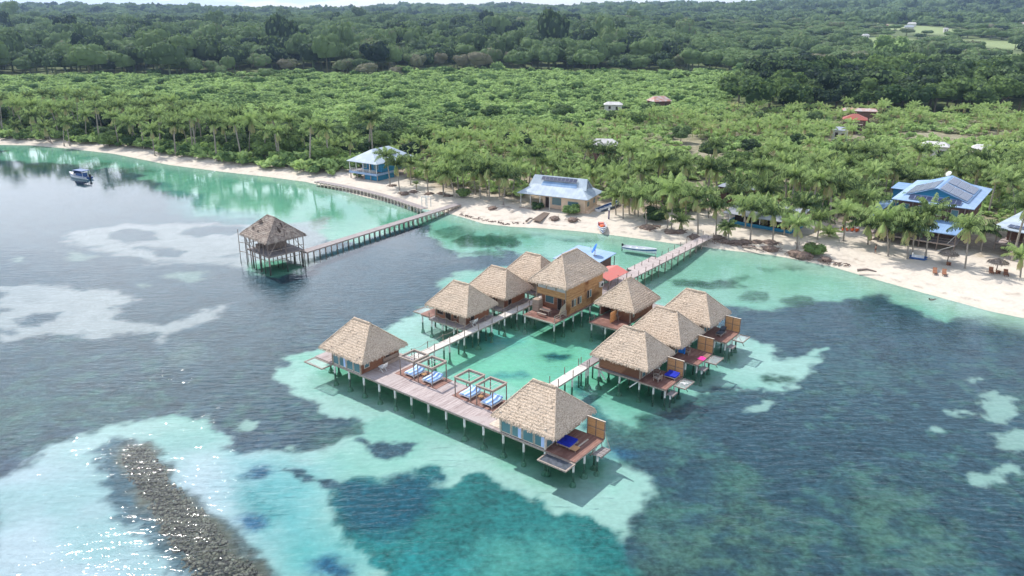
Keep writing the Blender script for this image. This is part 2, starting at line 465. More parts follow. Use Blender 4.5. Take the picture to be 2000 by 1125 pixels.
def ground_h(x, y, d=None):
    if d is None: d = shore(x, y)
    n = fbm(x / 9, y / 9, 3)
    land = np.clip(d * .10, 0, 1.0) + .12 * n * sst(d, 2, 10) + hills(x, y)
    sea = np.maximum(d * .07, -1.0) * 1.0 - .75 * sst(-d, 12, 45) - .02 * (1 - sst(-d, 0, 3))
    return np.where(d > 0, land, sea)


def gh(x, y): return float(ground_h(np.array([float(x)]), np.array([float(y)]))[0])


def axis_pts(segs):
    out_ = []
    for a, b, st in segs: out_.append(np.arange(a, b, st))
    return np.concatenate(out_ + [np.array([segs[-1][1]])])


ys = axis_pts([(-400, 40, 30), (40, 115, .3), (115, 215, .5), (215, 300, 1.0), (300, 700, 8), (700, 7600, 60)])
xpos = axis_pts([(0, 80, .33), (80, 130, .6), (130, 210, 1.2), (210, 600, 12), (600, 6500, 90)])
xs = np.concatenate([-xpos[:0:-1], xpos])
GX, GY = np.meshgrid(xs, ys); nx, ny = len(xs), len(ys)
D = shore(GX, GY); Z = ground_h(GX, GY, D)
Vg = np.stack([GX.ravel(), GY.ravel(), Z.ravel()], 1)
ii = np.arange(nx * (ny - 1)).reshape(ny - 1, nx)[:, :-1]
Fg = np.stack([ii, ii + 1, ii + nx + 1, ii + nx], -1).reshape(-1, 4)


def px_poly(pts, z=-1.4): return np.array([tuple(G(x, y, z))[:2] for x, y in pts])


# what the bottom and the land are made of, patch by patch (linear colours)
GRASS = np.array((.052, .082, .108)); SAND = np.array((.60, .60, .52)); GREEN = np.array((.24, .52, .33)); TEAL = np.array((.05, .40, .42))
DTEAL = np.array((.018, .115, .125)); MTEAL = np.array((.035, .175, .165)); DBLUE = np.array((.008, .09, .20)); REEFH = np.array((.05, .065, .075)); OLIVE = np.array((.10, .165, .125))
col = np.zeros(GX.shape + (3,)) + GRASS
sel = (GY > 35) & (GY < 305) & (abs(GX) < 230)
idx = np.where(sel); x = GX[idx]; y = GY[idx]; d = D[idx]; c = col[idx]
grow = np.clip(y / 90, .6, 3)
wx = x + 2.2 * fbm(x / 7, y / 7, 5) * grow; wy = y + 2.2 * fbm(x / 7, y / 7, 5, 50) * grow
fine = fbm(x / 1.5, y / 1.5, 4, 9)


def paint(pts, colr, soft=1.0, off=0.0, amt=1.0, rough=1.0, z=-1.4):
    global c
    P = px_poly(pts, z)
    lo = P.min(0) - 12 - soft; hi_ = P.max(0) + 12 + soft
    q = np.where((wx > lo[0]) & (wx < hi_[0]) & (wy > lo[1]) & (wy < hi_[1]))[0]
    s = sdf(wx[q], wy[q], P) + off + fine[q] * 1.25 * rough
    w = (sst(s, -soft * .75, soft * .75) * amt)[:, None]
    c[q] = c[q] * (1 - w) + np.asarray(colr) * w


def ell(cx_, cy_, rx, ry, n=14): return [(cx_ + rx * math.cos(2 * math.pi * k / n), cy_ + ry * math.sin(2 * math.pi * k / n)) for k in range(n)]


# faint colour drift of the seagrass beds
MIDS = np.array((.27, .47, .36))
w = sst(fbm(x / 16, y / 16, 4, 3) + .45 * fbm(x / 2.5, y / 2.5, 3, 13), -.05, .6)[:, None] * sst(110 - y, 0, 40)[:, None]
c = c * (1 - .75 * w) + OLIVE * .75 * w
w = sst(fbm(x / 1.7, y / 1.7, 3, 23), .05, .6)[:, None] * sst(130 - y, 0, 50)[:, None]; c = c * (1 - .5 * w) + OLIVE * .62 * w
# shallow water along the shore
paint([(0, 285), (0, 306), (120, 318), (220, 330), (300, 352), (360, 392), (430, 418), (540, 426), (600, 436), (640, 460), (700, 466), (790, 440), (838, 442), (860, 470), (920, 500), (1000, 492),
       (960, 478), (1080, 500), (1010, 520), (900, 520), (860, 560), (800, 600), (760, 650), (1000, 650), (1180, 620), (1290, 590), (1380, 582), (1440, 596), (1500, 596), (1560, 580), (1640, 584), (1700, 578),
       (1760, 596), (1850, 626), (1900, 616), (1960, 626), (2010, 634), (2010, 600), (1700, 500), (1300, 440), (900, 380), (640, 330), (300, 290)], SAND * np.array((.66, .82, .72)), 1.6, z=-.6)
w = sst(18 + d, 0, 16)[:, None] * (fbm(x / 10, y / 10, 3, 8) > -.9)[:, None] * sst(-(x - 60), 0, 60)[:, None]
cg = GREEN * .72
w2 = sst(-(x + 5), 0, 25)[:, None] * (sst(d, -55, -5) * (1 - sst(d, -5, 0)))[:, None]
bright = (c[:, 1] > .25)[:, None]
c = np.where(bright, c * (1 - .8 * w2) + cg * .8 * w2, c)
# hut lagoon: pale apron, green inside
paint([(625, 680), (577, 695), (550, 716), (537, 738), (572, 766), (632, 791), (703, 811), (716, 822), (708, 841), (668, 856), (622, 876), (552, 886), (482, 879), (452, 886), (427, 866), (442, 856), (402, 831),
       (371, 801), (351, 796), (301, 811), (226, 828), (166, 846), (100, 871), (60, 901), (-20, 940), (-20, 1160), (560, 1160), (700, 1160), (1000, 1130), (1209, 1051), (1226, 1010), (1254, 977), (1258, 952), (1238, 915),
       (1209, 899), (1190, 860), (1150, 790), (1180, 812), (1239, 829), (1266, 813), (1314, 800), (1352, 773), (1380, 750), (1430, 747), (1478, 750), (1515, 756), (1530, 745), (1520, 735), (1560, 728), (1590, 706),
       (1620, 680), (1590, 678), (1560, 690), (1500, 690), (1510, 672), (1470, 660), (1400, 640), (1300, 590), (1200, 560), (1000, 560), (860, 580), (760, 640), (700, 650)], SAND, 1.1)
paint([(840, 700), (1000, 620), (1150, 590), (1290, 600), (1400, 690), (1330, 770), (1240, 815), (1180, 770), (1060, 790), (900, 745)], GREEN * 1.05, 5.0, amt=.85)
paint([(600, 700), (700, 745), (880, 830), (1060, 920), (1180, 930), (1170, 890), (1040, 860), (880, 770), (740, 700)], GREEN * np.array((.62, .95, .85)), 4.5, .5, amt=.8)  # greener bottom by the deck, darkened further with the deck's painted-in shade
paint(ell(1085, 690, 30, 10), DTEAL, 1.4)
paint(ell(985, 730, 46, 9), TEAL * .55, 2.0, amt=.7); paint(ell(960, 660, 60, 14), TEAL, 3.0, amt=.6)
paint([(1110, 680), (1160, 720), (1200, 800), (1170, 800), (1120, 740)], GREEN * .8, 3, amt=.5)
# the sand lies deeper and greener in broad soft bands
w = (sst(fbm(x / 13, y / 13, 4, 15), -.15, .45) * .55 * (c[:, 0] > .3))[:, None]
c = c * (1 - w) + MIDS * w
w = sst(-(x + 12), 0, 22)[:, None] * sst(88 - y, 0, 20)[:, None]; c = c * (1 + w * np.array((.22, -.04, .20)))
# dark beds inside the sand
paint([(1150, 838), (1180, 830), (1195, 812), (1165, 775), (1130, 745), (1122, 760), (1145, 800)], DTEAL, 1.0, amt=.8)
paint([(701, 850), (721, 862), (746, 854), (787, 860), (803, 858), (783, 878), (746, 887), (717, 878)], GRASS * 1.1, .8)
teal_w = [(430, 880), (640, 900), (660, 1000), (760, 1060), (720, 1160), (520, 1160), (440, 1000)]
paint(teal_w, TEAL, 5.0, -1.5, amt=.62)
paint([(480, 930), (540, 950), (560, 1010), (500, 1060), (450, 990)], TEAL * .6, 3.5, -1, amt=.6)
paint([(639, 956), (664, 936), (676, 923), (730, 923), (754, 932), (787, 928), (807, 907), (836, 907), (853, 923), (842, 950), (869, 948), (894, 928), (926, 921), (963, 932), (992, 944), (1033, 956), (1070, 977),
       (1082, 997), (1140, 1010), (1189, 1034), (1212, 1053), (1300, 1180), (760, 1180), (720, 1080), (672, 1040), (648, 993)], MTEAL, .8)
paint([(645, 950), (670, 930), (740, 930), (800, 912), (850, 930), (862, 965), (850, 1005), (820, 1030), (760, 1045), (690, 1030), (655, 990)], DTEAL * np.array((.8, .8, 1.05)), 2.2)
paint([(541, 918), (560, 914), (600, 930), (640, 932), (665, 945), (630, 953), (600, 940), (560, 928)], GRASS * 1.2, .5)
paint([(930, 1060), (1090, 1045), (1130, 1100), (1060, 1160), (880, 1160)], (.16, .36, .30), 5.0, -1.0, amt=.8, rough=3)
paint([(720, 1050), (900, 1075), (900, 1160), (740, 1160)], TEAL * .7, 3.0, amt=.5, rough=3)
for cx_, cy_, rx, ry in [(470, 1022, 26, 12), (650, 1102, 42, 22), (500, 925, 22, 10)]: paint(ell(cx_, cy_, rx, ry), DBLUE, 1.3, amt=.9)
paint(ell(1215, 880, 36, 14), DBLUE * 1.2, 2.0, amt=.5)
# coral ridge at lower left
paint([(226, 851), (261, 849), (286, 861), (311, 881), (351, 921), (377, 962), (417, 1012), (467, 1052), (502, 1087), (560, 1150), (360, 1150), (321, 1082), (286, 1042), (246, 1002), (216, 977), (191, 942),
       (186, 911), (191, 881)], GRASS * 1.35, 1.0)
paint([(250, 862), (285, 870), (330, 930), (372, 985), (430, 1050), (500, 1110), (530, 1160), (430, 1160), (370, 1080), (330, 1030), (300, 980), (255, 925), (235, 890)], (.17, .115, .085), 1.6, .6)
# dark weed near the shore and in the channels; painted reflections off the far left shore
for e, q in [((1400, 551, 48, 10), .8), ((1350, 548, 30, 9), .8), ((1470, 572, 34, 9), .7), ((1560, 582, 34, 10), .8), ((950, 470, 60, 9), .85), ((900, 455, 40, 8), .6), ((955, 492, 46, 7), .7), ((1240, 475, 60, 6), .6),
             ((1590, 522, 60, 9), .8), ((1030, 462, 40, 4), .5), ((1495, 720, 34, 9), .95), ((1150, 470, 70, 5), .5), ((1290, 520, 30, 5), .4), ((1500, 525, 26, 3), .4), ((1450, 540, 18, 3), .5)]:
    paint(ell(*e), (.03, .085, .05), 1.2, amt=q, z=-.8)
paint([(300, 352), (330, 360), (420, 400), (520, 420), (560, 440), (500, 440), (400, 425), (340, 400)], (.05, .20, .20), 3.0, amt=.7, z=-.8)
for e in [(20, 330, 30, 7), (90, 322, 30, 6), (180, 322, 40, 5), (260, 335, 40, 5)]: paint(ell(*e), (.05, .09, .05), 2.5, amt=.6, z=-.8)  # dark shore reflections, painted into the bottom colour
# pale sand flats showing through the quiet water on the left
paint([(160, 445), (260, 436), (400, 432), (470, 440), (640, 430), (600, 520), (473, 526), (438, 514), (355, 511), (281, 511), (189, 480), (120, 470)], SAND * np.array((.85, .60, .68)), 2.2, amt=.85)
paint([(-10, 556), (120, 556), (230, 560), (262, 585), (215, 600), (212, 625), (300, 638), (400, 600), (440, 588), (400, 622), (330, 646), (305, 662), (290, 650), (180, 653), (90, 656), (-10, 670)], SAND * np.array((1.0, .70, .80)), 1.6, amt=.9)
for e, q in [((253, 459, 60, 12), 1), ((411, 447, 54, 11), 1), ((322, 493, 33, 12), 1), ((290, 480, 30, 5), .8), ((82, 620, 40, 9), 1), ((8, 605, 16, 5), .9), ((20, 641, 34, 6), .8), ((288, 609, 52, 15), .9), ((440, 500, 20, 4), .6)]: paint(ell(*e), GRASS, 1.4, amt=q)
for e in [(357, 539, 40, 8), (155, 497, 20, 7), (45, 500, 14, 3), (285, 555, 12, 3)]: paint(ell(*e), SAND * .5, 1.2, amt=.8)
paint(ell(535, 522, 62, 16), GREEN * .9, 1.5, amt=.9)
# sand holes in the seagrass
for e in [(1484, 788, 18, 12), (1954, 793, 36, 26), (1878, 801, 22, 7), (1990, 858, 34, 22), (1936, 937, 34, 13), (1970, 915, 16, 9), (1920, 745, 14, 5), (1820, 833, 10, 3), (1700, 1180, 20, 8), (475, 826, 14, 7), (560, 872, 6, 2)]:
    paint(ell(*e), SAND * .85, .7, amt=.9)
for e in [(1430, 990, 22, 40), (1500, 1060, 60, 50), (1740, 990, 80, 50), (1330, 1080, 70, 40), (1800, 1080, 60, 40)]: paint(ell(*e), (.17, .22, .15), 7.0, -1, amt=.6, rough=5)
for e in [(370, 690, 30, 16)]: paint(ell(*e), SAND * .4, 3, amt=.4)
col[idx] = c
# land: wet sand, dry sand, litter, then forest floor
n1 = fbm(GX / 14, GY / 14, 4, 2); n2 = fbm(GX / 3.0, GY / 3.0, 4, 4)
beachw = 17 + 10 * n1 + 14 * sst(GX, 20, 60)
dry = np.array((.56, .495, .415)); wet = np.array((.54, .48, .39)); litter = np.array((.30, .24, .175)); green = np.array((.085, .125, .04)); path = np.array((.50, .43, .33))
lc = np.zeros(GX.shape + (3,)) + dry
w = sst(D, 2.5, .2)[..., None]; lc = lc * (1 - w) + wet * w
w = (sst(D - beachw + 5 * n2, -4, 5))[..., None]; mid = litter * (1 - .5 * sst(n2, -.2, .5)[..., None]) + path * .55 * sst(n2, -.2, .5)[..., None]; lc = lc * (1 - w) + mid * w
gv = inside(GX, GY, np.array([(-16, 180), (-42, 236), (-30, 268), (0, 300), (30, 330), (90, 335), (150, 352), (260, 350), (280, 200), (150, 90), (60, 130), (20, 150)], float))
w = (sst(D + 12 * n1, 32, 60) * (.9 - .5 * gv))[..., None]; lc = lc * (1 - w) + green * w
w = (sst(n2 + .3 * n1, .35, .6) * sst(D, 2, 5) * .45 * sst(55 - D, 0, 10))[..., None]; lc = lc * (1 - w) + litter * w
# hillside pasture seen in the distance
CLEAR = [(640, 1290, 64, 190), (875, 1350, 40, 90), (470, 1000, 40, 60), (590, 990, 45, 60), (520, 820, 25, 40)]
for ax_, ay_, rx, ry in CLEAR:
    w = sst(1.25 - np.sqrt(((GX - ax_) / rx) ** 2 + ((GY - ay_) / ry) ** 2), 0, .3)[..., None]
    lc = lc * (1 - w) + np.array((.24, .29, .13)) * w
tide = np.exp(-((D - 2.6 - 1.2 * n1) / .35) ** 2) + .6 * np.exp(-((D - 5.2 - 2.0 * n1) / .3) ** 2)       # lines of dried weed
w = (np.clip(tide, 0, 1) * sst(fbm(GX / 1.2, GY / 1.2, 3, 33), -.1, .4) * .55)[..., None]; lc = lc * (1 - w) + litter * .6 * w
trod = (sst(fbm(GX / 2.2, GY / 2.2, 4, 44), .0, .5) * .22)[..., None]; lc = lc * (1 - trod) + lc * .72 * trod
k_ = (D > 0)[..., None]
w = sst(D, -.9, 0)[..., None]
w3 = sst(D + 2.5 * n2, -8.5, .2)[..., None] * sst(GX, -400, 0)[..., None]
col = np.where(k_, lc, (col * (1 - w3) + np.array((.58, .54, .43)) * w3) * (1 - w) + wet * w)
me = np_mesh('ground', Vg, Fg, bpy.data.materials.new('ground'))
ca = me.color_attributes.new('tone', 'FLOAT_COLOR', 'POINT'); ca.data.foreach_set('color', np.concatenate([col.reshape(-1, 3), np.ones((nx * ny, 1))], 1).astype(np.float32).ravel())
me.polygons.foreach_set('use_smooth', [True] * len(me.polygons))
m = me.materials[0]; m.use_nodes = True; t = m.node_tree; b = t.nodes['Principled BSDF']; b.inputs['Roughness'].default_value = .9; b.inputs['Specular IOR Level'].default_value = .1
at = N(t, 'ShaderNodeAttribute', attribute_name='tone'); tc = N(t, 'ShaderNodeTexCoord')
n1_ = N(t, 'ShaderNodeTexNoise', i_Scale=1.6, i_Detail=6.0, i_Roughness=.65); t.links.new(tc.outputs['Object'], n1_.inputs['Vector'])
n2_ = N(t, 'ShaderNodeTexNoise', i_Scale=.35, i_Detail=4.0); t.links.new(tc.outputs['Object'], n2_.inputs['Vector'])
sc = N(t, 'ShaderNodeSeparateColor'); t.links.new(at.outputs['Color'], sc.inputs[0])
amp = smooth(t, sc.outputs[1], .08, .5, 1.0, .22)          # seagrass is mottled, sand nearly plain
f = math_(t, 'ADD', math_(t, 'MULTIPLY', math_(t, 'SUBTRACT', n1_.outputs['Fac'], .5), 2.4), math_(t, 'MULTIPLY', math_(t, 'SUBTRACT', n2_.outputs['Fac'], .5), 1.2))
f = math_(t, 'ADD', math_(t, 'MULTIPLY', f, amp), 1.0)
vm = N(t, 'ShaderNodeVectorMath', operation='SCALE'); t.links.new(at.outputs['Color'], vm.inputs[0]); t.links.new(math_(t, 'MAXIMUM', f, .15), vm.inputs['Scale'])
t.links.new(vm.outputs[0], b.inputs['Base Color'])
ground = tag(link('ground', me), kind='structure')

# water: a clear tinted sheet that mirrors the sky by Fresnel; ripples as bump
m = bpy.data.materials.new('sea_water'); m.use_nodes = True; t = m.node_tree; t.nodes.clear()
tc = N(t, 'ShaderNodeTexCoord')
mp = N(t, 'ShaderNodeMapping'); mp.inputs['Rotation'].default_value = (0, 0, R(-20)); mp.inputs['Scale'].default_value = (.42, 1.35, 1); t.links.new(tc.outputs['Object'], mp.inputs[0])
w1 = N(t, 'ShaderNodeTexNoise', i_Scale=.95, i_Detail=3.6, i_Roughness=.55, i_Distortion=.3); t.links.new(mp.outputs[0], w1.inputs['Vector'])
w2 = N(t, 'ShaderNodeTexNoise', i_Scale=.09, i_Detail=4.0); t.links.new(tc.outputs['Object'], w2.inputs['Vector'])
sx = N(t, 'ShaderNodeSeparateXYZ'); t.links.new(tc.outputs['Object'], sx.inputs[0])
calm = smooth(t, sx.outputs[1], 70, 170, 1.0, .10)        # the water lies calmer in the lee of the shore
gust = math_(t, 'MULTIPLY', smooth(t, w2.outputs['Fac'], .35, .65, .65, 1.25), calm)
bp = N(t, 'ShaderNodeBump', i_Strength=1.0, i_Distance=.14); t.links.new(math_(t, 'MULTIPLY', w1.outputs['Fac'], gust), bp.inputs['Height'])
fr = N(t, 'ShaderNodeFresnel', i_IOR=1.333); t.links.new(bp.outputs[0], fr.inputs['Normal'])
tr = N(t, 'ShaderNodeBsdfTransparent'); tr.inputs[0].default_value = (.66, .875, .89, 1)
gl = N(t, 'ShaderNodeBsdfGlossy', i_Roughness=.055); t.links.new(bp.outputs[0], gl.inputs['Normal'])
mx = N(t, 'ShaderNodeMixShader'); t.links.new(fr.outputs[0], mx.inputs[0]); t.links.new(tr.outputs[0], mx.inputs[1]); t.links.new(gl.outputs[0], mx.inputs[2])
o = N(t, 'ShaderNodeOutputMaterial'); t.links.new(mx.outputs[0], o.inputs[0])
wb = MB(); wb.poly([(-6400, -390, 0), (6400, -390, 0), (6400, 1500, 0), (-6400, 1500, 0)])
tag(build('water', wb, m), kind='structure')
M['water'] = m

hz = MB(); hz.box(-6600, 6600, -420, 7700, -5, 330)
m = bpy.data.materials.new('haze_air'); m.use_nodes = True; t = m.node_tree; t.nodes.clear()
pv = N(t, 'ShaderNodeVolumePrincipled', i_Density=.00008); pv.inputs['Color'].default_value = (.50, .70, 1.0, 1); pv.inputs['Anisotropy'].default_value = .2
o = N(t, 'ShaderNodeOutputMaterial'); t.links.new(pv.outputs[0], o.inputs['Volume'])
tag(build('haze', hz, m), kind='stuff')

# ------------------------------------------------------------------ thatched roofs
def thatch_mesh(w, d, ze, zr, rl, along='x', step=.17, seed=0, mat=None, sag=.0, amp=1.0, ridge_off=0.0):
    """hip roof over [0,w]x[0,d]; ridge of length rl along x or y; straw in ragged courses, fringe at the eaves"""
    rnd = random.Random(seed); mb = MB()
    if along == 'x': r0 = Vector((w / 2 - rl / 2, d / 2 + ridge_off, zr)); r1 = Vector((w / 2 + rl / 2, d / 2 + ridge_off, zr))
    else: r0 = Vector((w / 2, d / 2 - rl / 2 + ridge_off, zr)); r1 = Vector((w / 2, d / 2 + rl / 2 + ridge_off, zr))
    c = [Vector((0, 0, ze)), Vector((w, 0, ze)), Vector((w, d, ze)), Vector((0, d, ze))]
    if along == 'x': sl = [(c[0], c[1], r1, r0), (c[1], c[2], r1, r1), (c[2], c[3], r0, r1), (c[3], c[0], r0, r0)]
    else: sl = [(c[0], c[1], r0, r0), (c[1], c[2], r1, r0), (c[2], c[3], r1, r1), (c[3], c[0], r0, r1)]

    def disp(p):
        q = Vector((p.x * .55 + seed, p.y * .55, p.z * .8)); n = mnoise.noise(q); n2 = mnoise.noise(Vector((p.x * 2.6, p.y * 2.6, p.z * 5 + seed)))
        ph = (p.z + .14 * n + .05 * n2) / .24; fr = ph - math.floor(ph)
        return (.075 * (1 - fr) + .04 * n2 + .085 * n) * amp - sag * math.sin(math.pi * (p.z - ze) / (zr - ze))
    for a, b_, e, f_ in sl:
        L = (b_ - a).length; Hh = ((a + b_) / 2 - (e + f_) / 2).length
        nu = max(6, int(L / step)); nv = max(6, int(Hh / (step * .62)))
        vs = []
        for j in range(nv + 1):
            v = j / nv
            for i in range(nu + 1):
                u = i / nu
                p = a.lerp(b_, u).lerp(f_.lerp(e, u), v)
                vs.append(Vector((p.x, p.y, p.z + disp(p))))
        mb.add(vs, [(j * (nu + 1) + i, j * (nu + 1) + i + 1, (j + 1) * (nu + 1) + i + 1, (j + 1) * (nu + 1) + i) for j in range(nv) for i in range(nu)])
        # underside
        cen = Vector((w / 2, d / 2, 0)); ins = lambda p: Vector((p.x + (cen.x - p.x) * .03, p.y + (cen.y - p.y) * .03, p.z - .2))
        mb.add([ins(a), ins(b_), ins(e), ins(f_)] if e != f_ else [ins(a), ins(b_), ins(e)], [(3, 2, 1, 0)] if e != f_ else [(2, 1, 0)])
        mb.add([a, b_, ins(b_), ins(a)], [(0, 3, 2, 1)])
        # fringe of straw ends
        out_ = (b_ - a).cross(Vector((0, 0, 1))).normalized(); k = int(L / .075)
        for i in range(k):
            p = a.lerp(b_, (i + rnd.random()) / k); wv = rnd.uniform(.05, .13); ln = rnd.uniform(.10, .34); dr = (b_ - a).normalized() * wv
            o_ = out_ * rnd.uniform(.02, .22); z = Vector((0, 0, disp(p) - .02))
            mb.add([p - dr + z, p + dr + z, p + dr * .3 + o_ - Vector((0, 0, ln)), p - dr * .3 + o_ - Vector((0, 0, ln))], [(0, 1, 2, 3)])
        # loose straw on the slope
        nrm = (b_ - a).cross((f_ + e) / 2 - a).normalized()
        for i in range(int(L * Hh * .9 * amp)):
            v = rnd.random() ** 1.2; u = rnd.random(); p = a.lerp(b_, u).lerp(f_.lerp(e, u), v)
            dn = (a - f_).lerp(b_ - e, u).normalized(); sd_ = nrm.cross(dn) * rnd.uniform(.04, .12); z = Vector((0, 0, disp(p))) + nrm * rnd.uniform(.01, .035)
            q = p + dn * rnd.uniform(.2, .42)
            mb.add([p - sd_ + z, p + sd_ + z, q + sd_ * .6 + z + nrm * .03, q - sd_ * .6 + z + nrm * .03], [(0, 1, 2, 3)])
    # ridge cap and hips
    def cap(p, q, r):
        n = max(3, int((q - p).length / .3)); pts = [p.lerp(q, i / n) + Vector((0, 0, .02 + .035 * mnoise.noise(p.lerp(q, i / n) * 3))) for i in range(n + 1)]
        mb.tube(pts, [r * (1 + .18 * mnoise.noise(x_ * 2.1)) for x_ in pts], 7)
    if rl > .1: cap(r0, r1, .17)
    for cc in c:
        rr = r0 if (cc - r0).length < (cc - r1).length else r1
        cap(rr, rr.lerp(cc, .97), .10)
    me = bpy.data.meshes.new('roof'); me.from_pydata(mb.v, [], mb.f); me.materials.append(mat or M['thatch']); me.update()
    return me


ROOF_A = [thatch_mesh(8.4, 7.2, 3.35, 6.75, 3.1, seed=s) for s in (1, 5)]
ROOF_F = [thatch_mesh(8.5, 8.0, 3.35, 6.85, 3.1, seed=s) for s in (3, 8)]


def pile(parent, x, y, top, r=.13, foot=True, mat='pile', bottom=-2.0):
    mb = MB(); mb.tube([(x, y, bottom), (x, y, top)], r, 8); p = build('pile', mb, M[mat], parent, sm=False)
    if foot:
        f_ = MB(); h = random.Random(int(x * 37 + y * 91)).uniform(.28, .5)
        f_.tube([(x, y, -2.1), (x, y, -1.6), (x, y, -1.2)], [h, h * .9, r * 1.5], 9); build('footing', f_, M['footing'], p)
    return p


def rail(parent, pts, rope=True, h=1.0, post='post', sag=.22, r=.045):
    """posts, each a part; one sagging rope through their tops"""
    for p in pts:
        mb = MB(); mb.tube([p, (p[0], p[1], p[2] + h)], r * 1.3, 6); build('post', mb, M[post], parent)
    if rope and len(pts) > 1:
        mb = MB()
        for p, q in zip(pts, pts[1:]):
            for hh in ((.92, .5) if rope == 2 else (.92,)):
                mb.tube([(p[0] + (q[0] - p[0]) * s, p[1] + (q[1] - p[1]) * s, p[2] + (q[2] - p[2]) * s + h * hh - sag * math.sin(math.pi * s)) for s in (0, .25, .5, .75, 1)], .028, 5)
        build('rope', mb, M['rope'], parent)


def window(parent, x0, x1, z0, z1, y, axis='y', out=-1, kind='glass', curtain=False, name='window'):
    """opening on a wall plane; axis = which coordinate is constant; out = direction the wall faces"""
    def P_(a, b, c0, c1, z0_, z1_):
        return (a, b, c0, c1, z0_, z1_) if axis == 'y' else (c0, c1, a, b, z0_, z1_)
    o = .05 * out; f_ = MB(); t_ = .09
    lo, hi = sorted((y, y + o))
    for q in ((x0, x0 + t_, z0, z1), (x1 - t_, x1, z0, z1), (x0 + t_, x1 - t_, z0, z0 + t_), (x0 + t_, x1 - t_, z1 - t_, z1)):
        f_.box(*P_(q[0], q[1], lo, hi, q[2], q[3]))
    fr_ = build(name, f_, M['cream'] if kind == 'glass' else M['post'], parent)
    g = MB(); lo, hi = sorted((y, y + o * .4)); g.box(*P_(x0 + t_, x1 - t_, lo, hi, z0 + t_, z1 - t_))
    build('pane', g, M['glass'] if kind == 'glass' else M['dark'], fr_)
    if curtain:
        c_ = MB(); lo, hi = sorted((y + o * .5, y + o * .8)); w_ = (x1 - x0) * .3; c_.box(*P_(x1 - t_ - w_, x1 - t_, lo, hi, z0 + t_, z1 - t_))
        build('curtain', c_, M['curtain'], fr_)
    return fr_


def screen_part(parent, x0, x1, y, z0, h):
    f_ = MB(); f_.box(x0, x1, y - .03, y + .03, z0, z0 + h); s_ = build('privacy_screen', f_, M['screen'], parent)
    g = MB()
    for xx in (x0, (x0 + x1) / 2, x1): g.box(xx - .045, xx + .045, y - .06, y + .06, z0, z0 + h + .02)
    for zz in (0, h * .5, h): g.box(x0 + .045, x1 - .045, y - .05, y + .05, z0 + zz - .03, z0 + zz + .03)
    build('screen_frame', g, M['post'], s_)
    g = MB(); g.box(x0 - .05, x1 + .05, y - .08, y + .08, z0 + h + .03, z0 + h + .07); build('cap_rail', g, M['cream'], s_)


def net_part(parent, x0, x1, y0, y1, z, wide=.12, dark=False):
    g = MB()
    for q in ((x0, x1, y0, y0 + wide), (x0, x1, y1 - wide, y1), (x0, x0 + wide, y0 + wide, y1 - wide), (x1 - wide, x1, y0 + wide, y1 - wide)):
        g.box(q[0], q[1], q[2], q[3], z - .16, z)
    f_ = build('net_frame', g, M['frame'], parent)
    g = MB(); g.poly([(x0 + wide, y0 + wide, z - .05), (x1 - wide, y0 + wide, z - .05), (x1 - wide, y1 - wide, z - .05), (x0 + wide, y1 - wide, z - .05)])
    build('net', g, M['net_dark'] if dark else M['net'], f_)
    return f_


def deck_part(parent, x0, x1, y0, y1, z, mat, name='deck', edge=True, th=.12, fmat='frame'):
    g = MB(); g.box(x0, x1, y0, y1, z - .06, z); d_ = build(name, g, M[mat], parent)
    g = MB()
    g.box(x0 + .03, x1 - .03, y0 + .02, y0 + .12, z - .28, z - .063); g.box(x0 + .03, x1 - .03, y1 - .12, y1 - .02, z - .28, z - .063)
    n = max(2, int((x1 - x0) / 1.2))
    for i in range(n + 1):
        xx = x0 + .04 + (x1 - x0 - .18) * i / n; g.box(xx, xx + .1, y0 + .125, y1 - .125, z - .26, z - .063)
    build('joists', g, M[fmat], d_)
    return d_


def walls_part(parent, x0, x1, y0, y1, z0, z1, mat, th=.12):
    g = MB()
    g.box(x0, x1, y0, y0 + th, z0, z1); g.box(x0, x1, y1 - th, y1, z0, z1); g.box(x0, x0 + th, y0 + th, y1 - th, z0, z1); g.box(x1 - th, x1, y0 + th, y1 - th, z0, z1)
    w_ = build('wall', g, M[mat], parent)
    for xx in (x0, x1):
        for yy in (y0, y1):
            g = MB(); g.box(xx - .08, xx + .08, yy - .08, yy + .08, z0, z1 + .02); build('corner_post', g, M['wall_pale'], parent)
    g = MB(); g.box(x0 + th, x1 - th, y0 + th, y1 - th, z0 - .05, z0 + .02); build('floor', g, M['deck_red'], parent)
    return w_


DZ = 1.4


def steps_part(parent, x0, x1, y0, y1, z):
    g = MB(); n = 7
    for i in range(n):
        a = y0 + (y1 - y0) * i / n; g.box(x0, x1, a, a + (y1 - y0) / n * .8, z - .04, z)
    s_ = build('swim_platform', g, M['grey_deck'], parent)
    g = MB(); g.box(x0 - .02, x0 + .08, y0, y1, z - .18, z - .043); g.box(x1 - .08, x1 + .02, y0, y1, z - .18, z - .043)
    g.beam((x0, y0 + .1, z), (x0 - .1, y0 + .1, DZ), .06); g.beam((x0, y1 - .1, z), (x0 - .1, y1 - .1, DZ), .06)
    build('brackets', g, M['post'], s_)
    pile(parent, (x0 + x1) / 2, y0 + .2, z - .05, .12, True)


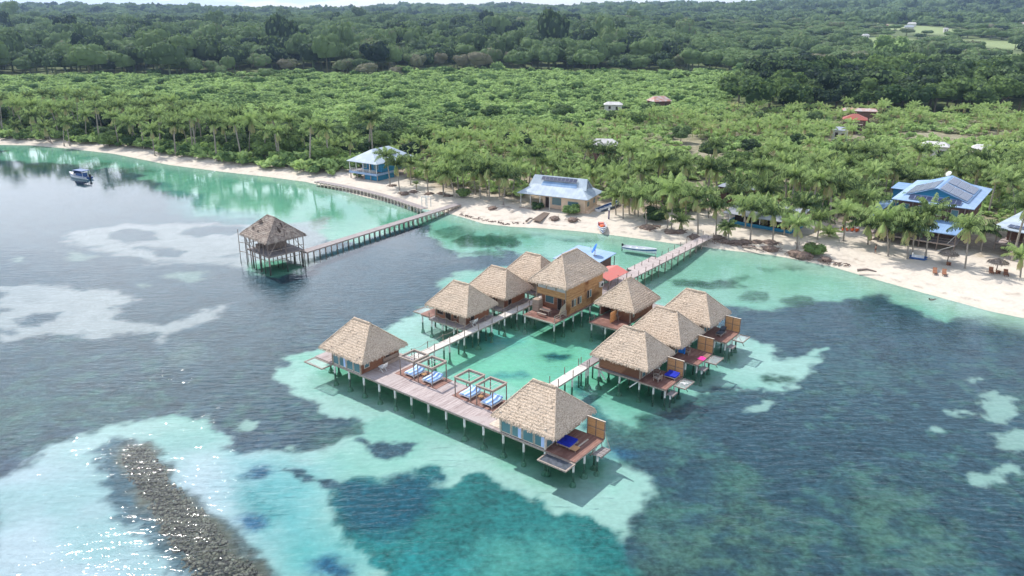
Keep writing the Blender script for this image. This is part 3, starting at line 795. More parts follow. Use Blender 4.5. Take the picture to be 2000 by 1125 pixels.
def bungalow_right(a0, b0, label, walls='wall', extra=None, roof=0):
    """deck on the outer (+a) side with screen, swim platform and net; local x = a, y = b"""
    t_ = thing('thatched_bungalow', label, 'bungalow', WP(a0, b0), -AZ, 'thatched overwater bungalows')
    link('roof', ROOF_A[roof], t_)
    walls_part(t_, .9, 6.9, .9, 6.2, DZ, 3.75, walls)
    window(t_, 3.6, 4.6, 2.75, 3.1, .9, kind='vent'); window(t_, 5.0, 6.0, 2.75, 3.1, .9, kind='vent')
    window(t_, 1.3, 2.3, DZ + .02, 3.3, 6.9, 'x', 1, curtain=False, name='door'); window(t_, 2.6, 4.4, DZ + .02, 3.3, 6.9, 'x', 1, curtain=True); window(t_, 4.6, 5.7, DZ + .02, 3.3, 6.9, 'x', 1)
    deck_part(t_, 7.0, 10.8, .4, 5.0, DZ, 'deck_red')
    deck_part(t_, .2, 6.95, .6, 6.6, DZ - .05, 'grey_deck', 'floor_platform')
    screen_part(t_, 8.55, 10.8, 5.0, DZ, 2.1)
    net_part(t_, 11.0, 12.5, 2.2, 4.85, DZ - .1, .09)
    steps_part(t_, 10.75, 11.6, .75, 2.1, .62)
    for x_ in (.9, 4.0, 6.9, 8.9, 10.5):
        for y_ in (.85, 3.4, 6.0 if x_ < 7 else 4.8): pile(t_, x_, y_, DZ - .3, foot=(x_ != 8.9))
    g = MB(); g.beam((.9, .8, 1.2), (2.1, .6, -.1), .13); build('brace', g, M['white'], t_)
    g = MB(); g.beam((6.8, .8, 1.2), (5.7, .5, .1), .13); build('brace', g, M['white'], t_)
    g = MB(); g.beam((10.85, 4.7, 1.0), (11.9, 4.4, -.2), .07); build('brace', g, M['frame'], t_)
    return t_


def bungalow_left(a0, b0, label, roof=0, deckside=True):
    t_ = thing('thatched_bungalow', label, 'bungalow', WP(a0, b0), -AZ, 'thatched overwater bungalows')
    link('roof', ROOF_A[roof], t_)
    walls_part(t_, 1.3, 7.3, .9, 6.3, DZ, 3.75, 'wall')
    window(t_, 1.6, 2.9, 2.0, 3.2, .9, kind='vent'); window(t_, 3.3, 4.5, DZ + .02, 3.3, .9, kind='vent', name='door'); window(t_, 5.0, 5.7, 2.0, 3.2, .9, kind='vent')
    g = MB(); g.box(6.1, 7.2, .80, .895, DZ + .02, 3.4); build('bamboo_panel', g, M['wall_pale'], t_)
    window(t_, 2.0, 2.9, DZ + .02, 3.2, 7.3, 'x', 1, kind='vent', name='door')
    deck_part(t_, .9, 8.2, -.3, .85, DZ - .04, 'grey_deck', 'gallery')
    deck_part(t_, .9, 8.35, .9, 6.7, DZ - .05, 'grey_deck', 'floor_platform')
    rail(t_, [(x_, -.25, DZ) for x_ in (1.0, 2.8, 4.6, 6.4, 8.1)], True, .95)
    if deckside:
        deck_part(t_, -1.3, .85, .2, 4.8, DZ, 'deck_red')
        net_part(t_, -3.1, -1.4, .4, 3.1, DZ - .05, .09)
    for x_ in (-1.1, 1.2, 3.5, 5.8, 8.0):
        for y_ in (.0 if x_ > 0 else .4, 3.2, 6.0 if x_ > 0 else 4.6): pile(t_, x_, y_, DZ - .3, foot=(y_ != 3.2))
    g = MB(); g.beam((1.2, .0, 1.1), (2.2, -.2, .0), .12); build('brace', g, M['white'], t_)
    return t_


bungalow_right(27.1, 20.0, 'nearest thatched bungalow of the right row, brown plank wall and a blue sunbed')
bungalow_right(27.1, 28.95, 'middle thatched bungalow of the right row, pink towel lying on its deck', roof=1)
bungalow_right(27.1, 38.1, 'farthest thatched bungalow of the right row, dark chair on the deck by its screen')
bungalow_left(-2.35, 19.7, 'nearest thatched bungalow of the left row, with red brown deck and side net')
bungalow_left(-2.5, 28.9, 'middle thatched bungalow of the left row beside the pale walkway', 1)
bungalow_left(-2.5, 38.1, 'farthest thatched bungalow of the left row, behind the two storey house', 0, False)

# front left bungalow
t_ = thing('thatched_bungalow', 'glazed thatched bungalow on the left end of the long front deck', 'bungalow', WP(-2.35, -.35), -AZ, 'thatched overwater bungalows')
link('roof', ROOF_F[0], t_)
g = MB(); g.box(2.2, 7.6, 7.0, 7.12, DZ, 3.75); g.box(7.48, 7.6, .55, 6.995, DZ, 3.75); g.box(2.1, 2.22, 3.6, 7.12, DZ, 3.75); build('wall', g, M['wall'], t_)
for x0, x1, cu in ((2.15, 3.3, False), (3.4, 4.7, True), (4.8, 6.1, False), (6.2, 7.45, False)): window(t_, x0, x1, DZ + .05, 3.55, .5, curtain=cu)
window(t_, 1.0, 1.9, 2.0, 3.2, 7.6, 'x', 1); window(t_, 4.6, 5.5, DZ + .02, 3.4, 7.6, 'x', 1, kind='vent', name='door')
for x_, y_ in ((2.1, .45), (7.55, .45), (7.55, 7.05), (2.1, 7.05), (2.1, 3.6), (.6, 4.6)):
    g = MB(); g.box(x_ - .08, x_ + .08, y_ - .08, y_ + .08, DZ, 3.9); build('corner_post', g, M['wall_pale'], t_)
g = MB(); g.box(7.65, 8.1, 4.2, 6.8, DZ, DZ + .45); g.box(7.65, 7.75, 4.2, 6.8, DZ + .452, DZ + .9); build('bench', g, M['wall_pale'], t_)
deck_part(t_, -1.6, 2.1, .4, 5.2, DZ, 'deck'); g = MB(); g.box(2.15, 7.55, .55, 7.0, DZ - .02, DZ + .03); build('floor', g, M['deck_red'], t_)
net_part(t_, -1.62, 2.1, -1.45, .36, DZ - .1, .13)
g = MB(); g.beam((-1.2, -.9, 1.1), (-.2, -.1, .35), .06); g.beam((.9, -1.1, 1.1), (1.3, -.1, .35), .06); build('brace', g, M['post'], t_)
for x_ in (-1.3, .4): pile(t_, x_, 2.6, DZ - .3)

# front right bungalow
t_ = thing('thatched_bungalow', 'nearest thatched bungalow, right end of the front deck, with a black net', 'bungalow', WP(27.2, -.3), -AZ, 'thatched overwater bungalows')
link('roof', ROOF_F[1], t_)
g = MB(); g.box(1.0, 7.0, 6.9, 7.02, DZ, 3.75); g.box(.9, 1.02, .55, 6.9, DZ, 3.75); g.box(6.9, 7.02, 4.0, 6.9, DZ, 3.75); build('wall', g, M['wall'], t_)
for x0, x1, cu in ((1.0, 2.4, False), (2.5, 3.9, True), (4.0, 5.5, False), (5.6, 7.0, True)): window(t_, x0, x1, DZ + .05, 3.55, .45, curtain=cu)
window(t_, .6, 2.3, DZ + .02, 3.5, 7.0, 'x', 1, curtain=True); window(t_, 2.4, 3.9, DZ + .02, 3.5, 7.0, 'x', 1, kind='vent', name='door')
for x_, y_ in ((.95, .42), (7.05, .42), (7.05, 6.95), (.95, 6.95), (7.05, 4.0)):
    g = MB(); g.box(x_ - .09, x_ + .09, y_ - .09, y_ + .09, DZ, 3.9); build('corner_post', g, M['cream'], t_)
deck_part(t_, 7.1, 10.9, .3, 6.0, DZ, 'deck_red'); g = MB(); g.box(1.0, 7.05, .5, 6.9, DZ - .02, DZ + .03); build('floor', g, M['deck_red'], t_)
screen_part(t_, 8.7, 10.9, 6.05, DZ, 2.1)
g = MB(); g.box(9.4, 9.6, 2.4, 5.0, DZ + .003, DZ + .012); build('pale_board', g, M['cream'], t_)
net_part(t_, 7.35, 11.0, -1.5, .26, DZ - .15, .16, True)
steps_part(t_, 10.95, 12.0, 3.6, 5.6, .8)
g = MB(); g.beam((10.9, 5.9, DZ + 1.2), (12.0, 5.5, .75), .05); g.beam((10.9, 4.9, DZ), (10.2, 4.3, -.1), .11); build('brace', g, M['frame'], t_)
for x_, y_ in ((7.4, .5), (10.6, .5), (10.6, 2.6), (10.6, 4.6), (7.4, 4.6), (4, 6.6), (1, 6.6)): pile(t_, x_, y_, DZ - .3)

# two-storey house
t_ = thing('two_storey_house', 'two storey timber house under thatch with golden side wall and an open front veranda', 'house', WP(8.0, 32.0), -AZ)
link('roof', thatch_mesh(7.1, 11.9, 6.2, 9.9, 4.2, 'y', seed=21), t_)
g = MB(); g.box(6.45, 6.57, .9, 11.2, DZ, 6.7); build('side_wall', g, M['wall_gold'], t_)
g = MB(); g.box(.95, 6.44, 2.3, 2.42, DZ, 4.1); g.box(.95, 6.44, 11.0, 11.12, DZ, 6.6); g.box(.95, 1.07, 2.43, 10.99, DZ, 6.6); build('wall', g, M['wall'], t_)
g = MB(); g.box(.9, 6.44, .85, .97, 4.02, 5.05); g.box(.9, 1.02, .98, 2.4, 4.02, 5.05); build('balcony_panel', g, M['wall_gold'], t_)
g = MB(); g.box(1.05, 6.43, 1.0, 10.98, 3.98, 4.1); build('upper_floor', g, M['deck_red'], t_)
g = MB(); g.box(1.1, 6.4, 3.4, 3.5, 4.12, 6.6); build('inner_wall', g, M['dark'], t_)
g = MB(); g.box(1.2, 6.3, .88, .94, 5.06, 6.3); build('balcony_mesh', g, M['net'], t_)
for x_ in (.98, 2.8, 4.6, 6.4):
    g = MB(); g.box(x_ - .08, x_ + .08, .83, .99, DZ if x_ in (.98, 6.4) else 5.06, 6.6); build('post', g, M['wall_pale'], t_)
window(t_, 1.6, 3.3, 2.2, 3.5, 2.3, curtain=False); window(t_, 3.9, 4.8, DZ + .02, 3.6, 2.3, kind='vent', name='door'); window(t_, 5.1, 6.1, 2.1, 3.6, 2.3, kind='vent')
for y_ in (2.3, 3.9): window(t_, y_, y_ + .55, 2.4, 3.6, 6.57, 'x', 1, kind='vent'); window(t_, y_ + .62, y_ + 1.15, 2.4, 3.6, 6.57, 'x', 1, kind='glass')
window(t_, 6.6, 7.2, 2.6, 3.9, 6.57, 'x', 1, kind='vent'); window(t_, 7.3, 7.9, 2.6, 3.9, 6.57, 'x', 1, kind='glass')
deck_part(t_, .9, 6.8, -2.5, 11.3, DZ, 'deck_red', 'veranda_deck'); g = MB(); g.box(.9, 6.85, -2.56, -2.505, DZ - .2, DZ + .01); build('edge_board', g, M['cream'], t_)
g = MB()
for z_ in (.35, .7, 1.05): g.beam((6.7, -2.4, DZ + z_), (6.7, .75, DZ + z_), .05)
for y_ in (-2.4, -.9, .7): g.beam((6.7, y_, DZ), (6.7, y_, DZ + 1.1), .08)
g.beam((.95, -2.4, DZ + 1.05), (.95, -1.2, DZ + 1.05), .05); g.beam((.95, -2.4, DZ), (.95, -2.4, DZ + 1.1), .08); g.beam((.95, -1.2, DZ), (.95, -1.2, DZ + 1.1), .08)
build('railing', g, M['frame'], t_)
g = MB(); g.slab([(6.62, -.6, DZ + 1.9), (6.62, .7, DZ + 2.3), (6.62, .7, DZ + .4), (6.62, -1.3, DZ + .9)], .04); build('shade_cloth', g, M['cream'], t_)
g = MB(); g.box(1.0, 2.2, -.3, .8, DZ, DZ + 1.9); build('cupboard', g, M['wall_pale'], t_)
for y_ in (-2.3, .2, 2.8, 5.2, 7.6, 10.6):
    for x_ in (1.1, 6.6): pile(t_, x_, y_, DZ - .3)
g = MB(); g.box(6.6, 6.95, 10.0, 10.9, 3.6, 4.4); ac = build('air_conditioner', g, M['white'], t_)
g = MB(); g.tube([(6.951, 10.45, 4.0), (6.99, 10.45, 4.0)], .3, 14); build('fan', g, M['black'], ac)

# small pavilion hut with open front
t_ = thing('thatched_bungalow', 'square thatched hut with an open sitting room, beside the two storey house', 'bungalow', WP(17.3, 36.2), -AZ, 'thatched overwater bungalows')
link('roof', thatch_mesh(7.1, 8.2, 3.35, 6.9, 1.3, 'y', seed=31), t_)
g = MB(); g.box(1.0, 6.2, 3.2, 3.32, DZ, 3.75); g.box(1.0, 1.12, .5, 3.19, DZ, 3.75); g.box(6.08, 6.2, .5, 7.4, DZ, 3.75); g.box(4.2, 6.07, .5, .62, DZ, 3.75); build('wall', g, M['wall'], t_)
for x_ in (1.0, 4.1, 6.2):
    g = MB(); g.box(x_ - .09, x_ + .09, .42, .6, DZ, 3.9); build('post', g, M['wall_pale'], t_)
g = MB(); g.box(3.9, 3.98, -1.5, .35, DZ, DZ + 1.6); build('partition', g, M['screen'], t_)
window(t_, 3.0, 3.9, 2.2, 3.2, 6.2, 'x', 1, kind='vent'); window(t_, 1.2, 1.7, 2.0, 3.2, 6.2, 'x', 1, kind='glass')
deck_part(t_, 1.2, 6.3, -3.0, 7.4, DZ, 'deck_red')
for x_, y_ in ((1.5, -2.7), (3.9, -2.7), (6.0, -2.7), (1.5, 1), (6.0, 1), (6, 5), (1.5, 5)): pile(t_, x_, y_, DZ - .3)
rail(t_, [(.9, -2.4, DZ - .4), (.9, -1.0, DZ - .4)], True, .9)
mir = [(27.1, 20.0), (27.1, 28.95), (27.1, 38.1)]

# ------------------------------------------------------------------ decks, walkways, jetties
t_ = thing('sun_deck', 'long weathered sun deck on white piles joining the two front bungalows', 'deck', WP(0, 0), -AZ)
deck_part(t_, -.3, 8.3, .06, 7.9, DZ - .015, 'deck_y', 'planking'); deck_part(t_, 8.32, 28.1, .0, 6.1, DZ, 'deck', 'planking')
deck_part(t_, 28.12, 35.0, .02, .5, DZ - .03, 'deck', 'front_ledge')
g = MB(); g.box(8.33, 15.6, 3.0, 6.08, DZ + .003, DZ + .02); g.box(18.2, 25.4, 3.0, 6.08, DZ + .003, DZ + .02); build('inlaid_boards', g, M['deck_red'], t_)
g = MB(); g.box(26.2, 28.0, .45, 2.3, DZ + .004, DZ + .07); build('hatch', g, M['cream'], t_)
for k in range(13):
    x_ = -.1 + 2.86 * k
    pile(t_, x_, .16, DZ - .29, .14)
    if k < 12: pile(t_, x_, 5.2, DZ - .29, .14, False)
rail(t_, [(15.9 + .3, 6.0, DZ), (18.0, 6.0, DZ)], True, .9); rail(t_, [(25.0, 6.0, DZ), (27.0, 6.0, DZ)], True, .9)


def walkway(name, label, a0, b0, b1, w, z, mat, posts_both=True, sp=2.9, rope=True, h=1.0, piles=True, foot=True, z1=None, az=None, org=None, pm='pile', pr=.12, cat='walkway'):
    """boards laid across a run of length L along local y, x = 0..w"""
    L = b1 - b0
    t_ = thing(name, label, cat, org if org is not None else WP(a0, b0), -(AZ if az is None else az))
    deck_part(t_, 0, w, 0, L, z, mat, 'planking')
    n = int(L / sp)
    if piles:
        for i in range(n + 1):
            y_ = .3 + (L - .6) * i / n
            for x_ in (.12, w - .12): pile(t_, x_, y_, z - .28, pr, foot and x_ > .2, pm)
    if rope is not None:
        for x_ in ((.02, w - .02) if posts_both else (w - .02,)):
            rail(t_, [(x_, .3 + (L - .6) * i / n, z) for i in range(n + 1)], rope, h)
    return t_


walkway('walkway', 'pale boarded walkway with rope rails along the left row of bungalows', 6.15, 7.95, 39.5, 1.35, DZ + .02, 'pale_deck')
walkway('walkway', 'pale boarded walkway from the front deck to the right row of bungalows', 25.65, 6.15, 19.8, 1.35, DZ + .02, 'pale_deck', rope=False)
walkway('walkway', 'boarded walkway hidden behind the roofs of the right row of bungalows', 25.6, 19.85, 46.0, 1.3, DZ, 'grey_deck', rope=False)
t_ = thing('cross_walkway', 'weathered cross platform linking both rows behind the two storey house', 'walkway', WP(0, 0), -AZ)
deck_part(t_, 5.9, 27.0, 44.2, 46.2, DZ - .03, 'grey_deck', 'planking')
for x_ in (7, 11, 15, 19, 23, 26.5): pile(t_, x_, 44.5, DZ - .3); pile(t_, x_, 45.9, DZ - .3, foot=False)
t_ = walkway('jetty', 'long grey jetty with thin posts from the bungalows to the palm beach', 11.3, 46.25, 88.5, 2.3, DZ, 'deck_y', sp=2.6, rope=False, h=.9, foot=False, pm='frame', cat='jetty')
deck_part(t_, -1.2, -.02, 12.5, 22.0, DZ - .01, 'deck_y', 'side_landing')
for y_ in (13, 16, 19, 21.5): pile(t_, -1.0, y_, DZ - .3, foot=False, mat='frame')

# service building with blue sheet roof, dish, red lean-to
t_ = thing('service_building', 'low service building under a light blue sheet roof behind the two storey house', 'building', WP(-.8, 51.0), -AZ)
g = MB(); g.slab([(0, 0, 3.25), (8.3, .4, 3.25), (8.3, 8.4, 3.75), (0, 8.4, 3.75)], .12); build('roof', g, M['tin_sky'], t_)
g = MB(); g.box(.6, 7.6, .9, 7.8, DZ, 3.1); build('wall', g, M['brown_wall'], t_)
deck_part(t_, .2, 8.3, .3, 8.3, DZ - .05, 'grey_deck', 'floor_platform')
g = MB()
for x_ in (.4, 4.2, 8.1):
    for y_ in (.6, 8.1): g.beam((x_, y_, DZ), (x_, y_, 3.2), .12)
g.beam((8.1, .6, DZ), (8.1, 4, 3.1), .09); build('posts', g, M['post'], t_)
for x_ in (.4, 4.2, 8.0):
    for y_ in (.6, 4.4, 8.0): pile(t_, x_, y_, DZ - .3, foot=False)
t_ = thing('satellite_dish', 'bright blue satellite dish standing on the light blue sheet roof', 'satellite dish', WP(4.9, 56.2, 3.58), -AZ)
g = MB(); n = 20; rings = [(r_, .22 * r_ * r_) for r_ in (0.001, .3, .6, .95)]; base = len(rings); vs = []; fs = []
tilt = Matrix.Rotation(R(62), 4, 'X') ; tilt = Matrix.Rotation(R(-55), 4, 'Z') @ tilt
for side in (0, .05):
    for r_, d_ in rings:
        for k in range(n): vs.append(tilt @ Vector((r_ * math.cos(2 * math.pi * k / n), r_ * math.sin(2 * math.pi * k / n), d_ - side)) + Vector((0, 0, 1.25)))
for s_ in range(2):
    for i in range(3):
        for k in range(n): fs.append((s_ * 80 + i * n + k, s_ * 80 + i * n + (k + 1) % n, s_ * 80 + (i + 1) * n + (k + 1) % n, s_ * 80 + (i + 1) * n + k))
fs += [(60 + k, 60 + (k + 1) % n, 140 + (k + 1) % n, 140 + k) for k in range(n)]
g.add(vs, fs); build('reflector', g, M['dish'], t_, sm=True)
g = MB(); g.beam((0, 0, 0), (0, 0, 1.15), .09); g.beam((-.4, 0, .02), (.4, 0, .02), .08); build('mast', g, M['frame'], t_)
g = MB(); f0 = tilt @ Vector((0, 0, .95)) + Vector((0, 0, 1.25)); g.beam(tilt @ Vector((0, -.9, .2)) + Vector((0, 0, 1.25)), f0, .04); g.tube([f0, f0 + Vector((.08, .08, .08))], .08, 6); build('feed_arm', g, M['frame'], t_)
t_ = thing('boat_shelter', 'small open shelter with a faded red gable roof beside the grey jetty', 'shelter', WP(9.6, 46.7), -AZ)
g = MB(); g.slab([(4.0, .2, 3.0), (4.0, 6.6, 3.0), (1.7, 6.6, 3.75), (1.7, .2, 3.75)], .05); g.slab([(1.7, .2, 3.752), (1.7, 6.6, 3.752), (-.2, 6.6, 3.2), (-.2, .2, 3.2)], .05); build('roof', g, M['red_roof'], t_)
g = MB()
for x_ in (.1, 3.8):
    for y_ in (.4, 3.4, 6.4): g.beam((x_, y_, DZ - .1), (x_, y_, 3.2), .1)
g.beam((.1, .4, 2.9), (3.8, .4, 2.9), .08); g.beam((3.8, .4, DZ), (3.8, 1.4, 2.9), .07); build('posts', g, M['post'], t_)
g = MB(); g.box(.4, 1.2, 1.2, 4.4, DZ, DZ + 1.0); build('counter', g, M['pale_wall'], t_)

# ------------------------------------------------------------------ deck furniture
def daybed(a, b, label):
    t_ = thing('canopy_daybed', label, 'daybed', WP(a, b, DZ + .02), -AZ, 'canopy daybeds on the sun deck')
    for x_ in (.05, 2.5):
        for y_ in (.05, 2.6):
            g = MB(); g.box(x_ - .05, x_ + .05, y_ - .05, y_ + .05, 0, 2.32); build('post', g, M['post'], t_)
    g = MB(); g.box(0, 2.55, 0, .07, 2.32, 2.6); g.box(0, 2.55, 2.58, 2.65, 2.32, 2.6); g.box(0, .07, .071, 2.579, 2.32, 2.6); g.box(2.48, 2.55, .071, 2.579, 2.32, 2.6)
    g.box(-.06, 2.61, -.1, .12, 2.603, 2.65); g.box(-.06, 2.61, 2.53, 2.75, 2.603, 2.65); g.box(-.06, .14, .121, 2.529, 2.603, 2.65); g.box(2.41, 2.61, .121, 2.529, 2.603, 2.65)
    build('top_frame', g, M['frame'], t_)
    g = MB(); g.beam((.1, 1.9, 2.45), (2.45, 1.9, 2.45), .03); g.beam((1.5, .1, 2.45), (1.5, 2.5, 2.45), .03); build('cross_wire', g, M['white'], t_)
    g = MB(); g.box(.45, 2.1, .35, 2.45, .22, .32)
    for x_ in (.5, 1.95):
        for y_ in (.4, 2.3): g.box(x_, x_ + .1, y_, y_ + .1, 0, .22)
    g.box(.38, .44, .3, 2.5, .2, .34); g.box(2.11, 2.17, .3, 2.5, .2, .34); build('bed_frame', g, M['white'], t_)
    g = MB(); g.slab([(.5, .38, .50), (2.05, .38, .50), (2.05, 1.75, .50), (.5, 1.75, .50)], .17); g.slab([(.5, 1.76, .50), (2.05, 1.76, .50), (2.05, 2.5, .72), (.5, 2.5, .72)], .17)
    build('mattress', g, M['blue_mat'], t_)
    g = MB(); g.box(2.7, 2.95, .9, 1.0, .0, .12) if False else g.box(2.52, 2.56, 2.2, 2.5, .0, .3); build('towel_hook', g, M['frame'], t_)


daybed(9.25, 3.1, 'first striped blue daybed under a square frame, nearest the left bungalow')
daybed(12.4, 3.1, 'second striped blue daybed from the left bungalow, under a square frame')
daybed(18.65, 3.1, 'third striped blue daybed from the left, with a tan side table on its right')
daybed(22.05, 3.1, 'striped blue daybed nearest the big right front bungalow')


def side_table(a, b, z, label, s=.55, h=.42, mat='screen', rz=0):
    t_ = thing('side_table', label, 'table', WP(a, b, z), -AZ + rz)
    g = MB(); g.box(-s / 2, s / 2, -s / 2, s / 2, h - .06, h); build('table_top', g, M[mat], t_)
    g = MB()
    for x_ in (-1, 1):
        for y_ in (-1, 1): g.box(x_ * s * .42 - .03, x_ * s * .42 + .03, y_ * s * .42 - .03, y_ * s * .42 + .03, 0, h - .06)
    g.box(-s * .38, s * .38, -s * .38, s * .38, h * .3, h * .35); build('legs', g, M['post'], t_)


side_table(12.1, 4.6, DZ + .02, 'tan side table between the two left daybeds')
side_table(21.6, 4.5, DZ + .02, 'tan side table between the two right daybeds')
side_table(36.75, 1.9, DZ, 'low wooden table beside the deep blue square bed', .9, .3)


def cross_chair(a, b, z, rz, label, mat='white'):
    t_ = thing('folding_chair', label, 'chair', WP(a, b, z), -AZ + rz, 'white folding chairs')
    for x_ in (-.32, .32):
        g = MB(); g.beam((x_, -.38, 0), (x_, .38, .62), .07); g.beam((x_, .38, 0), (x_, -.38, .62), .07); build('crossed_legs', g, M[mat], t_)
    g = MB(); g.box(-.42, .42, -.42, .42, .62, .68); build('seat', g, M[mat], t_)
    g = MB(); g.beam((-.38, .42, .66), (-.38, .55, 1.2), .06); g.beam((.38, .42, .66), (.38, .55, 1.2), .06); g.box(-.4, .4, .47, .53, .85, 1.12); build('backrest', g, M[mat], t_)


cross_chair(6.6, 2.6, DZ, R(-90), 'white folding chair against the wall of the left front bungalow')
cross_chair(5.75, 21.5, DZ - .04, R(-90), 'white folding chair outside the nearest left row bungalow')


def sunbed(a, b, z, w, l, label, mat='deep_blue', rz=0, tilt=.35, group=None):
    t_ = thing('sunbed', label, 'sunbed', WP(a, b, z), -AZ + rz, group)
    g = MB(); g.box(0, w, 0, l, .22, .32)
    for x_ in (.05, w - .15):
        for y_ in (.05, l - .15): g.box(x_, x_ + .1, y_, y_ + .1, 0, .22)
    build('bed_frame', g, M['frame'], t_)
    g = MB(); g.slab([(.06, .06, .5), (w - .06, .06, .5), (w - .06, l * .68, .5), (.06, l * .68, .5)], .17); g.slab([(.06, l * .685, .5), (w - .06, l * .685, .5), (w - .06, l - .05, .5 + tilt), (.06, l - .05, .5 + tilt)], .14)
    build('mattress', g, M[mat], t_)


sunbed(34.65, 1.5, DZ, 1.75, 1.75, 'deep blue square bed on the deck of the near right bungalow', tilt=.08)
sunbed(36.1, 23.2, DZ, 1.6, 1.5, 'blue sunbed by the privacy screen of the nearest right row bungalow', tilt=.12)
sunbed(35.6, 39.9, DZ, .9, 1.9, 'dark sunbed on the deck of the farthest right row bungalow', 'net_dark', tilt=.5)


def wood_chair(a, b, z, rz, label, mat='frame'):
    t_ = thing('wooden_armchair', label, 'chair', WP(a, b, z), -AZ + rz)
    g = MB(); g.slab([(-.3, -.35, .42), (.3, -.35, .42), (.3, .3, .34), (-.3, .3, .34)], .07); build('seat', g, M[mat], t_)
    g = MB(); g.slab([(-.3, .3, .38), (.3, .3, .38), (.3, .55, 1.0), (-.3, .55, 1.0)], .06); build('backrest', g, M[mat], t_)
    for x_ in (-.36, .36):
        g = MB(); g.beam((x_, -.35, 0), (x_, -.35, .6), .07); g.beam((x_, .35, 0), (x_, .35, .6), .07); build('leg', g, M[mat], t_)
        g = MB(); g.box(x_ - .06, x_ + .06, -.4, .4, .6, .64); build('armrest', g, M[mat], t_)


wood_chair(35.2, 22.9, DZ, R(-60), 'weathered armchair under the eaves of the nearest right row bungalow')
wood_chair(35.9, 22.0, DZ, R(-100), 'weathered armchair with its back to the wall, in front of the blue sunbed')
wood_chair(35.2, 31.6, DZ, R(-80), 'weathered armchair by the screen of the middle right row bungalow')
wood_chair(36.0, 41.4, DZ, R(-70), 'dark armchair by the screen of the farthest right row bungalow', 'black')
wood_chair(21.4, 36.8, DZ, R(170), 'armchair in the open sitting room of the square thatched hut', 'frame')


def cloth(name, label, cat, pts, mat, th=.03):
    g = MB(); g.slab(pts, th); tag(build(name, g, M[mat]), label, cat)


a_, b_ = 37.0, 30.9
g = MB(); vs = []
for j in range(7):
    for i in range(7): vs.append(WP(a_ + i * .16, b_ + j * .17, DZ + .05 + .16 * abs(mnoise.noise(Vector((i * .5, j * .5, 3)))) + .12 * math.exp(-((i - 3) ** 2 + (j - 4) ** 2) / 4)))
g.add(vs, [(j * 7 + i, j * 7 + i + 1, j * 7 + i + 8, j * 7 + i + 7) for j in range(6) for i in range(6)])
tag(build('towel', g, M['pink']), 'crumpled bright pink towel on the middle right deck', 'towel')
g = MB(); vs = []
for j in range(5):
    for i in range(7): vs.append(WP(34.4 + i * .17, 30.6 + .05 * math.sin(i * 2.1), DZ + .4 + j * .28))
g.add(vs, [(j * 7 + i, j * 7 + i + 1, j * 7 + i + 8, j * 7 + i + 7) for j in range(4) for i in range(6)])
tag(build('hanging_cloth', g, M['cyan_cloth']), 'bright blue cloth hanging under the middle right roof', 'cloth')
t_ = thing('picnic_table', 'pale wooden table with a bench on the veranda of the two storey house', 'table', WP(11.6, 31.6, DZ), -AZ)
g = MB(); g.box(-.9, .9, -.4, .4, .7, .77); build('table_top', g, M['wall_pale'], t_)
g = MB(); [g.beam((x_, y_, 0), (x_, y_, .7), .08) for x_ in (-.8, .8) for y_ in (-.3, .3)]; build('legs', g, M['post'], t_)
g = MB(); g.box(-.8, .8, -1.15, -.8, .4, .46); [g.beam((x_, -1, 0), (x_, -1, .4), .08) for x_ in (-.7, .7)]; tag(build('bench', g, M['frame'], loc=WP(11.6, 31.6, DZ), rz=-AZ), 'low bench in front of the pale table on the veranda', 'bench')
t_ = thing('sofa', 'wooden sofa inside the open square thatched hut', 'sofa', WP(19.6, 38.0, DZ), -AZ)
g = MB(); g.box(0, 1.5, 0, .7, .2, .45); build('seat', g, M['white_cloth'], t_); g = MB(); g.box(0, 1.5, .7, .85, .1, .95); build('backrest', g, M['screen'], t_)
g = MB(); g.box(-.12, -.001, 0, .85, 0, .65); g.box(1.501, 1.62, 0, .85, 0, .65); build('armrests', g, M['screen'], t_)
# things lying on the near net
g = MB(); g.box(-.5, .5, -.12, .12, 0, .06); g.box(-.1, .12, -.45, -.13, .0, .06); tag(build('pale_board', g, M['white'], loc=WP(38.8, 23.6, DZ - .12), rz=-AZ + .5), 'short white boards lying on the nearest right row net', 'board')

# ------------------------------------------------------------------ old pier hut on the left
RA = R(43.6)
ro = G(0, 0, 0); ux = Vector((math.cos(RA), -math.sin(RA), 0)); uy = Vector((math.sin(RA), math.cos(RA), 0))
fr_c = Vector((-45.5, 136.5, 0)); org = fr_c - ux * 10.0
t_ = thing('old_pier_hut', 'decaying open hut on stilts with a torn grey thatched roof, far left over the water', 'hut', org, -RA)
roofm = thatch_mesh(10.0, 8.6, 4.75, 8.3, 3.0, seed=77, mat=M['old_thatch'], step=.25, amp=1.5); link('roof', roofm, t_)
g = MB(); random.seed(5)
for (x_, y_, s_) in ((3.6, 2.7, .7), (3.0, 1.4, .5), (5.2, 1.2, .35), (8.6, 3.6, .6), (8.0, 4.6, .5)):
    zz = 4.85 + min(y_ / 4.3, (10 - x_) / 3.5, x_ / 3.5) * 3.55 + .22
    g.poly([(x_ + s_ * math.cos(k) * random.uniform(.5, 1.3), y_ + s_ * .5 * math.sin(k) * random.uniform(.5, 1.2), zz + s_ * .5 * math.sin(k) * .8 * (1 if x_ < 7 else 0) - (s_ * math.cos(k) if x_ > 7 else 0)) for k in (0, 1, 2, 3, 4, 5)])
build('bare_patches', g, M['thatch_bare'], t_)
deck_part(t_, 1.2, 9.4, .6, 8.0, 1.9, 'grey_deck', 'floor', fmat='frame')
